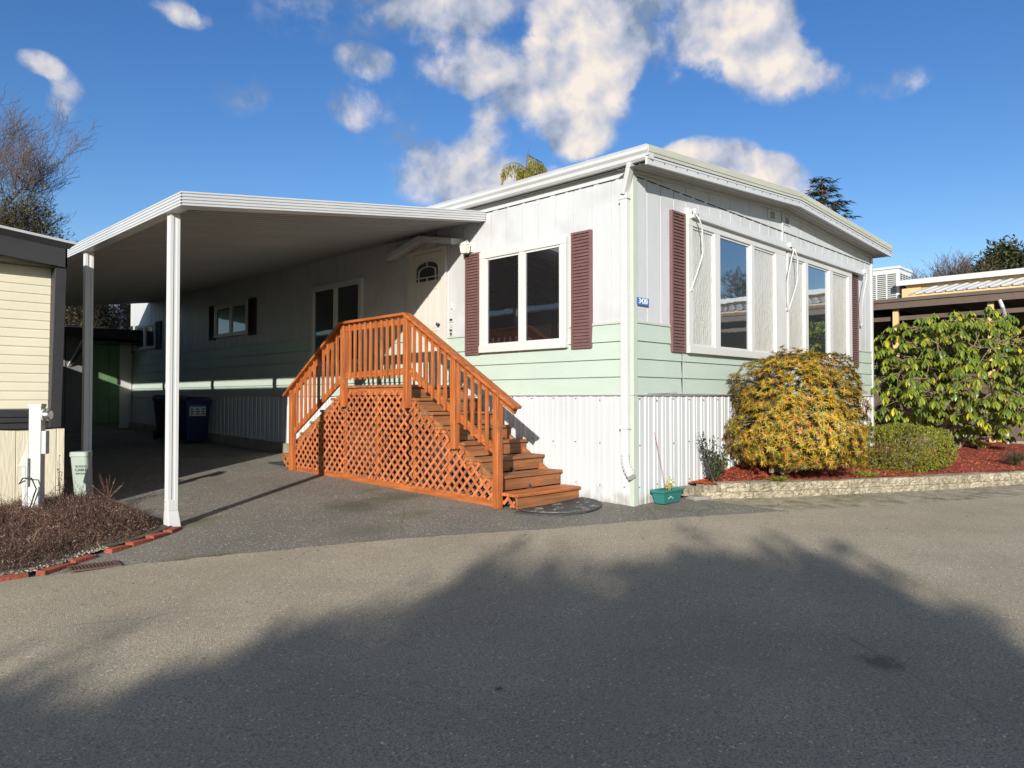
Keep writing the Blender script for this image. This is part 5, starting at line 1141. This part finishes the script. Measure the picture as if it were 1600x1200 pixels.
# --- trees beyond
def on(u, w): p = at(u, 0, w); return (p[0], p[1], gz(p[0], p[1])-.1)
bare_tree('bare_tree', on(-10, 30), 18.5, .20, 3, 'tall bare deciduous tree with fine reddish twigs behind the cream home', spread=.66, up=.30, depth=7, minr=.0055, trunk_fr=.26, group='trees beyond the homes')
bare_tree('bare_tree', on(70, 27), 10.6, .10, 14, 'lower bare tree with arching twigs just left of the carport roof', spread=.75, up=.22, depth=6, minr=.0055, trunk_fr=.22, group='trees beyond the homes')
bushy('brown_conifer', on(38, 24), [(0, 0, 4.0, 1.15, 1.15, 3.9), (.9, -.6, 3.2, 1.0, 1.0, 3.1), (-1.2, .8, 3.8, 1.1, 1.1, 3.2)], 'leaf_brownish', 60000, 'dense brown green conifer with a ragged top behind the cream home', 21, lw=(.20, .035), group='trees beyond the homes', clump=.14)
bushy('hedge', on(135, 27), [(0, 0, 2.8, 1.6, 1.6, 2.2), (1.0, -.9, 2.6, 1.3, 1.3, 2.0), (-1.2, 1.0, 2.7, 1.3, 1.3, 2.0)], 'leaf_brownish', 20000, 'dark brown hedge seen over the black shed roof', 22, lw=(.16, .04), cat='hedge', clump=.12)
# weeping cedar top above the roof
p0 = on(818, 30); wc = thing('weeping_cedar', p0, 'weeping cedar whose drooping yellow green top shows over the roof of the white home', 'tree', 'trees beyond the homes')
tk = MB(); cr = MB(); zt_ = 1.29+(622-228)/1140*30; tip = Vector((p0[0]+.3, p0[1], zt_))
base_ = Vector(p0); tk.tube([base_, Vector((p0[0], p0[1], 8.6)), Vector((p0[0], p0[1], 9.9)), tip], [.25, .12, .05, .012], 7, caps=False)
rr = random.Random(5)
def wp(u, v, w=30): a = at(u, 0, w); return Vector((a[0], a[1], 1.29+(622-v)/1140*w))
def spray(p, ln, dens):
    for k in range(dens):
        q = p+Vector((rr.gauss(0, .03), rr.gauss(0, .03), -rr.random()*ln)); leaf(cr, q, Vector((rr.gauss(0, .18), rr.gauss(0, .18), -1)), rv(), rr.uniform(.10, .24), .035, .1, .05)
for P, ln, dn in (([(822,262),(812,254),(800,252),(789,256),(783,266)], .55, 30), ([(826,240),(838,247),(847,252),(853,262),(854,270)], .75, 60),
                  ([(822,266),(815,262),(810,262),(808,272)], .7, 60), ([(820,266),(826,262),(832,262),(838,268)], .7, 70), ([(822,262),(830,258),(836,262),(846,270)], .5, 40)):
    Q = [wp(u, v, 30+rr.uniform(-.4, .4)) for u, v in P]; tk.tube(Q, [.03, .025, .02, .014, .008][:len(Q)], 4, caps=False)
    for a, b in zip(Q, Q[1:]):
        for k in range(7): spray(a.lerp(b, k/7), ln*rr.uniform(.5, 1.1), dn//2)
for i in range(150):
    a = rr.uniform(0, 6.28); r_ = rr.uniform(.1, .85); z = 10.1-rr.random()*2.2; spray(Vector((p0[0]+math.cos(a)*r_, p0[1]+math.sin(a)*r_, z)), .7, 26)
for i in range(200):
    a = rr.uniform(0, 6.28); r_ = rr.uniform(.3, 2.2); z = 8-rr.random()*6; spray(Vector((p0[0]+math.cos(a)*r_, p0[1]+math.sin(a)*r_, z)), .9, 16)
tk.build('trunk', 'bark', wc, fix=False); cr.build('crown', 'leaf_yellowgreen', wc, fix=False)
conifer('fir_tree', on(1287, 33), 11.3, 2.6, 8, 'dark conifer with an open ragged top rising over the right roof slope', base=.25, dens=1.25, gappy=.22, droop=.12, lf=.24, group='trees beyond the homes', power=.5)
conifer('fir_tree', on(1325, 34), 9.3, 2.3, 9, 'small conifer tips showing low over the right end of the roof', base=.3, dens=1.0, gappy=.35, droop=.15, lf=.26, group='trees beyond the homes', power=.8)
bare_tree('bare_tree', on(1388, 34), 8.4, .08, 31, 'thin bare sapling twigs behind the rooftop air conditioner', spread=.5, up=.3, depth=5, minr=.006, group='trees beyond the homes')
bare_tree('bare_tree', on(1512, 44), 12.6, .13, 33, 'round headed bare tree against the sky left of the dark evergreen', spread=.46, up=.36, depth=6, minr=.009, group='trees beyond the homes', trunk_fr=.24, kids=4)
bushy('evergreen_tree', on(1572, 42), [(0, 0, 7.4, 1.6, 1.6, 2.7), (1.3, -1.0, 6.4, 1.8, 1.8, 2.6), (-.8, .6, 6.0, 1.4, 1.4, 2.4), (.1, 0, 8.8, .9, .9, 1.5), (2.6, -2, 6.0, 1.9, 1.9, 2.6)], 'leaf_conifer', 42000, 'dark broad evergreen tree at the right edge of the photo', 41, lw=(.34, .12), group='trees beyond the homes', clump=.22)
bushy('brown_tree', on(1545, 39), [(0, 0, 6.4, 1.0, 1.0, 2.3), (-.7, .5, 5.6, .9, .9, 2.0)], 'leaf_brownish', 9000, 'smaller brown tree in front of the dark evergreen', 42, lw=(.22, .06), group='trees beyond the homes', clump=.18)
# trees and shrubs across the road whose shade falls on the pavement
SD = Vector((-SUN.x, -SUN.y, 0)).normalized(); SQ = Vector((SD.y, -SD.x, 0))      # toward the sun; sideways
tanE = -SUN.z/math.hypot(SUN.x, SUN.y)
def shade_tree(q, a, dist, rx, lab, seed, nl=7000, drop=None):
    """a crown 'dist' metres toward the sun whose shadow tip lands at along-sun offset a, sideways q"""
    tipg = (-SD)*a+SQ*(-q); base_ = tipg+SD*dist; h = dist*tanE+gz(tipg.x, tipg.y); g0 = gz(base_.x, base_.y); H = h-g0
    rz = min(drop or H*.5, H*.5)
    t_ = bushy('laurel_tree', (base_.x, base_.y, g0), [(0, 0, H-rz, rx, rx, rz), (0, 0, H*.36, rx*1.15, rx*1.15, H*.36)], 'leaf_dark', nl, lab, seed, lw=(.26, .14), group='trees across the road shading the pavement', fill=.45, clump=.16)
    for (cz, hz, rx) in ((H-rz, rz, rx), (H*.34, H*.38, rx*1.45)):      # unseen solid cores added to stop sun leaking through the leaves
        b_ = bmesh.new(); bmesh.ops.create_icosphere(b_, subdivisions=4, radius=1)
        for v in b_.verts:
            k = .90+.08*math.sin(v.co.x*5+seed)*math.sin(v.co.y*5)+.06*math.sin(v.co.z*9+v.co.x*7); v.co = Vector((v.co.x*rx*k, v.co.y*rx*k, cz+v.co.z*hz*k))
        me = bpy.data.meshes.new('shade_core'); b_.to_mesh(me); b_.free(); me.materials.append(MT['leaf_dark']); o = bpy.data.objects.new('shade_core', me); C.objects.link(o); o.parent = t_
shade = [(-7.2, -7.0, 23, 2.0, 1.2), (-4.6, -6.0, 22, 1.5, 1.0), (-2.9, -5.35, 21, 1.05, .8), (-1.75, -4.05, 22.5, .70, .8), (-1.1, -2.95, 22, .30, .45), (-.35, -3.0, 23, .75, .8), (.95, -2.05, 22, 1.35, 1.25), (1.65, -2.3, 21.5, .68, 1.2)]
for i, (q, a, d, rx, rz) in enumerate(shade):
    shade_tree(q, a, d, rx, ['broad dark laurel at the far left of the row across the road', 'second dark laurel from the left across the road', 'third dark laurel from the left across the road', 'fourth laurel from the left in the row across the road', 'narrow fifth laurel, slimmest of the row across the road', 'sixth laurel from the left, just left of the big domed one across the road', 'big domed laurel, broadest crown near the right end of the row across the road', 'last laurel at the right end of the row across the road'][i], 60+i, nl=[5000, 4500, 3500, 3500, 2500, 5000, 9000, 5000][i], drop=rz)
bare_tree('bare_tree', (20.5, -8.6, -.3), 9, .2, 77, 'spreading bare tree across the road, mirrored in the front windows', spread=.95, up=.06, depth=6, minr=.015, trunk_fr=.25, mat_='bark')
# --- rhododendron on the right
rc = Vector((9.35, -1.3, 1.72)); rh_ = thing('rhododendron', (9.0, -.9, .25), 'big rhododendron with drooping yellow green leaves right of the white home', 'shrub')
rr = random.Random(11); br = MB(); lf = MB()
bs = Vector((8.75, -.75, .22)); hubs = []
for k in range(9):
    a = rr.uniform(0, 6.28); P = [bs+Vector((rr.uniform(-.15, .15), rr.uniform(-.1, .1), 0))]
    tgt = rc+Vector((math.cos(a)*1.0, math.sin(a)*1.0, rr.uniform(-.6, .3))); 
    for s in (.33, .66, 1): P.append(P[0].lerp(tgt, s)+Vector((rr.uniform(-.15, .15), rr.uniform(-.15, .15), rr.uniform(-.1, .12))))
    br.tube(P, [.075, .055, .038, .024], 7, caps=False); hubs += [P[2], P[3], P[1].lerp(P[2], .5)]
br.tube([(9.2, -1.2, .2), (9.7, -1.5, .75), (10.3, -1.9, 1.0), (11.0, -2.3, 1.35)], [.05, .04, .03, .02], 6, caps=False); hubs += [Vector((10.3, -1.9, 1.0)), Vector((10.9, -2.2, 1.3))]
br.tube([(9.0, -1.0, .2), (9.6, -1.1, .35), (10.0, -1.5, .62)], [.06, .045, .03], 6, caps=False)
n_w = 0
while n_w < 1000:
    q = Vector((rr.gauss(0, 1), rr.gauss(0, 1), rr.gauss(0, 1))).normalized()*(.58+.42*rr.random()**.6)
    k_ = 1+.10*math.sin(q.x*6+1)*math.sin(q.y*5+2)+.09*math.sin(q.z*7+q.x*4); c = rc+Vector((q.x*1.72*k_, q.y*1.6*k_, q.z*1.42*k_))
    if c.z < .55+.5*rr.random() and c.x < 9.6: continue
    if c.z < .4: continue
    if math.sin(c.x*4.1+1)*math.sin(c.y*3.7)*math.sin(c.z*4.3+.5) > .30: continue
    n_w += 1
    hb_ = min(hubs, key=lambda h_: (h_-c).length); md = hb_.lerp(c, .55)+rv(.07)
    br.tube([hb_, md, c], [.009, .006, .004], 4, caps=False)
    if (c-rc).length < 1.45: hubs.append(md)
    m_ = rr.randint(7, 10); ax = (q*.5+Vector((0, 0, 1))+rv(.3)).normalized(); a0 = rr.uniform(0, 6.28); e1 = ax.orthogonal().normalized(); e2 = ax.cross(e1); dr_k = rr.uniform(.5, 1.5)
    for k in range(m_):
        a = a0+6.283*k/m_+rr.uniform(-.2, .2); o = e1*math.cos(a)+e2*math.sin(a)
        d = (o+Vector((0, 0, -dr_k))+ax*.1).normalized(); L_ = rr.uniform(.12, .185)
        leaf(lf, c+o*.01, d, (o*.6+Vector((0, 0, .8))), L_, L_*.42, .35, .18, seg=3)
    leaf(lf, c, ax, e1, .035, .016, .3, 0)
br.build('branches', 'bark_light', rh_, fix=False); lf.build('foliage', 'leaf_rhodo', rh_, fix=False)
# --- pieris (round, orange yellow)
pc = Vector((2.62, -.90, 1.08)); pi_ = thing('pieris_shrub', (2.6, -.8, .3), 'rounded shrub with orange and yellow tipped leaves under the front windows', 'shrub')
rr = random.Random(12); br = MB(); lf = MB(); b0_ = Vector((2.55, -.72, .28)); hubs = []
for k in range(16):
    a = rr.uniform(0, 6.28); P0 = b0_+Vector((rr.uniform(-.3, .3), rr.uniform(-.12, .12), 0)); t_ = pc+Vector((math.cos(a)*.5, math.sin(a)*.5, rr.uniform(-.1, .4)))
    P = [P0, P0.lerp(t_, .4)+rv(.06), P0.lerp(t_, .75)+rv(.06), t_]; br.tube(P, [.032, .024, .016, .010], 5, caps=False); hubs += P[1:]
def pr_r(q):      # outline: flat-ish top, wider skirt
    return Vector((q.x*.86, q.y*.86, q.z*.80))
n_w = 0
while n_w < 2900:
    q = Vector((rr.gauss(0, 1), rr.gauss(0, 1), rr.gauss(0, 1))).normalized()
    bump_ = 1+.07*math.sin(q.x*7+1)*math.sin(q.y*6)+.06*math.sin(q.z*8+q.x*5)
    e = 3.2; k_ = (abs(q.x)**e+abs(q.y)**e+abs(q.z)**e)**(-1/e)
    c = q*lerp(1, k_, .85)*(.72+.28*rr.random()**.5)*bump_; w_ = 1+.12*(1 if c.z < 0 else 0)*min(1, -c.z*2); c = pc+Vector((c.x*.84*w_, c.y*.80*w_, c.z*.83))
    if c.z < .40: c.z = .40+rr.random()*.25
    if c.y > -.03: continue
    if math.sin(c.x*9+2)*math.sin(c.z*8+c.y*5) > .88 and rr.random() < .8: continue
    n_w += 1
    if n_w % 3 == 0: hb_ = min(hubs, key=lambda h_: (h_-c).length); br.tube([hb_, hb_.lerp(c, .6)+rv(.04), c], [.005, .004, .003], 3, caps=False)
    ax = (q+Vector((0, 0, .55))+rv(.35)).normalized(); e1 = ax.orthogonal().normalized(); e2 = ax.cross(e1); a0 = rr.uniform(0, 6.28); m_ = rr.randint(8, 11)
    for k in range(m_):
        a = a0+6.283*k/m_; o = e1*math.cos(a)+e2*math.sin(a); d = (o+ax*rr.uniform(.05, .8)).normalized(); L_ = rr.uniform(.05, .078)
        leaf(lf, c, d, ax, L_, L_*.27, .3, .25)
br.build('branches', 'bark_light', pi_, fix=False); lf.build('foliage', 'leaf_pieris', pi_, fix=False)
# --- azalea hedge
az_c = Vector((4.75, -1.42, .50)); az_ = thing('clipped_azalea', (4.75, -1.4, .2), 'low clipped green shrub between the round shrub and the red mulch', 'shrub')
rr = random.Random(13); lf = MB(); br = MB(); rt = RT
for k in range(60):
    a = rr.uniform(0, 6.28); o = rt*math.cos(a)*.7+FW*math.sin(a)*.35; br.tube([az_c+Vector((o.x*.3, o.y*.3, -.32)), az_c+Vector((o.x*.7, o.y*.7, 0)), az_c+Vector((o.x, o.y, .25))], [.012, .007, .003], 4, caps=False)
for i in range(7000):
    q = Vector((rr.gauss(0, 1), rr.gauss(0, 1), rr.gauss(0, 1))).normalized(); e = 4.0; k_ = (abs(q.x)**e+abs(q.y)**e+abs(q.z)**e)**(-1/e)
    c = q*lerp(1, k_, .7)*(.80+.2*rr.random()**.5)*(1+.04*math.sin(q.x*9)+.04*math.sin(q.y*8+q.z*6)); p = az_c+rt*c.x*.86+FW*c.y*.42+Vector((0, 0, c.z*.37+.03*c.x))
    for k in range(5):
        leaf(lf, p+rv(.012), (q+rv(.9)+Vector((0, 0, .4))), rv(), rr.uniform(.018, .032), .013, .2, .1)
br.build('branches', 'bark', az_, fix=False); lf.build('foliage', 'leaf_azalea', az_, fix=False)
# --- small rose at the wall, weeds, planter plant
ro = thing('rose_bush', (1.42, -.28, .15), 'small dark green leafy bush by the end of the low wall against the skirting', 'shrub'); rr = random.Random(14); br = MB(); lf = MB(); b0_ = Vector((1.42, -.28, .16))
for k in range(11):
    a = rr.uniform(0, 6.28); ln = rr.uniform(.2, .68); t_ = b0_+Vector((math.cos(a)*.24, math.sin(a)*.16, ln)); P = [b0_, b0_.lerp(t_, .5)+rv(.03), t_]; br.tube(P, [.007, .005, .003], 5, caps=False)
    for j in range(38):
        s = .15+.85*rr.random(); c = P[0].lerp(P[2], s)+rv(.07)*rr.random()**.5
        for m_ in range(3): leaf(lf, c, rv()+Vector((0, 0, .2)), Vector((0, 0, 1)), rr.uniform(.025, .042), .022, .2, .2)
br.build('stems', 'bark', ro, fix=False); lf.build('foliage', 'leaf_dark', ro, fix=False)
def weed(name, loc, h, n, m, lab, seed, w=.02, l=.06, spread=.08, parent=None, group=None):
    rr = random.Random(seed); lf = MB(); b0_ = Vector(loc)
    for k in range(n):
        a = rr.uniform(0, 6.28); t_ = b0_+Vector((math.cos(a)*spread*rr.random(), math.sin(a)*spread*rr.random(), h*rr.uniform(.4, 1))); lf.tube([b0_, t_], [.003, .002], 3, caps=False)
        for j in range(9): leaf(lf, b0_.lerp(t_, rr.uniform(.3, 1)), rv()+Vector((0, 0, .5)), rv(), l*rr.uniform(.6, 1), w, .2, .3)
    o = lf.build(name, m, parent, fix=False)
    if not parent: tag(o, lab, 'plant', group)
    return o
weed('potted_plant', (.53, -.17, gz(.5, -.17)+.14), .16, 12, 'leaf_variegated', 'small variegated plant growing in the teal planter', 15, w=.028, l=.05, spread=.10)
weed('weed', (1.80, -.14, .27), .28, 7, 'leaf_azalea', 'pale green weed between the rose bush and the round shrub, nearer the rose', 16, group='weeds along the skirting')
weed('weed', (1.98, -.10, .28), .25, 7, 'leaf_azalea', 'pale green weed at the skirting close under the round shrub', 17, group='weeds along the skirting')
weed('dry_perennial', (7.0, -2.62, .20), .22, 60, 'leaf_brownish', 'withered brown perennial lying on the mulch right of the clipped shrub', 18, w=.01, l=.10, spread=.30)
weed('dry_perennial', (8.6, -2.9, .22), .28, 50, 'leaf_brownish', 'dry leafy clump on the mulch at the right picture edge', 19, w=.03, l=.12, spread=.42)
weed('creeping_groundcover', (2.15, -.80, .19), .06, 70, 'leaf_azalea', 'flat green mat of groundcover on the wall top left of the round shrub', 20, w=.008, l=.03, spread=.22)
weed('creeping_groundcover', (3.55, -1.42, .19), .08, 70, 'leaf_azalea', 'flat green mat of groundcover on the wall top below the clipped shrub', 23, w=.008, l=.03, spread=.26)
# --- heather bed on the left
rr = random.Random(30); tw = MB(); bd_ = MB()
def hh(x, y):    # height of the heather
    e = min(1, max(0, (y-(poly_y(BR, x)+.10))/.35)); f = min(1, max(0, (-4.22-x)/.35)); g_ = min(1, max(0, (5.3-y)/.4))
    return (.17+.05*math.sin(x*2.1+y*1.3)+.03*math.sin(x*5+y*4))*e*f*g_
for i in range(26000):
    x = rr.uniform(-7.2, -4.26); y = poly_y(BR, x)+.08+rr.random()*(5.2-poly_y(BR, x)); 
    if math.hypot(x+4.21, y-3.0) < .07: continue
    h = hh(x, y)
    if h < .03: continue
    z0 = gz(x, y)+.03; t0 = rr.random()**.5*.55 if i % 4 else 0
    p = Vector((x, y, z0+h*t0)); d = Vector((rr.gauss(0, .65), rr.gauss(0, .65), 1)).normalized(); L_ = h*(1.0-t0)*rr.uniform(.75, 1.2)
    w = rr.uniform(.0014, .003); s = Vector((rr.gauss(0, 1), rr.gauss(0, 1), 0)).normalized()*w; m1 = p+d*L_*.5+rv(.014); m2 = p+d*L_+rv(.02)
    tw.add([p-s, p+s, m1+s*.8, m1-s*.8, m2], [(0,1,2,3),(3,2,4)])
    for k in range(5):
        c = m1.lerp(m2, rr.uniform(-.3, 1))+rv(.008); q = rv(rr.uniform(.005, .011)); r_ = rv(rr.uniform(.003, .006)); bd_.add([c-q, c+r_, c+q], [(0,1,2)])
for i in range(260):
    x = rr.uniform(-7.0, -4.4); y = poly_y(BR, x)+.3+rr.random()*2.6; h = hh(x, y); p = Vector((x, y, gz(x, y)+h*.5)); P = [p, p+Vector((rr.gauss(0, .06), rr.gauss(0, .06), h*.45+.02)), p+Vector((rr.gauss(0, .10), rr.gauss(0, .10), h*.7+rr.uniform(.04, .14)))]
    tw.tube(P, [.0028, .002, .0012], 3, caps=False)
    for k in range(14): c = P[1].lerp(P[2], rr.random())+rv(.015); q = rv(.008); r_ = rv(.005); bd_.add([c-q, c+r_, c+q], [(0,1,2)])
hr = tag(tw.build('heather', 'heather_twig', fix=False), 'winter brown heather filling the bed in front of the cream home', 'heather', kind='stuff')
o = bd_.build('buds', 'heather_bud', fix=False); o.parent = hr
# tall dark stem growing beside the meter pedestal
weed('dry_perennial', (-4.95, 4.2, .1), .55, 9, 'heather_twig', 'tall dark seed stem beside the grey meter pedestal', 24, w=.012, l=.03, spread=.10)
weed('dry_perennial', (-4.3, 4.75, .05), .34, 12, 'heather_bud', 'reddish seed stems at the foot of the pale green pedestal', 25, w=.008, l=.025, spread=.22)
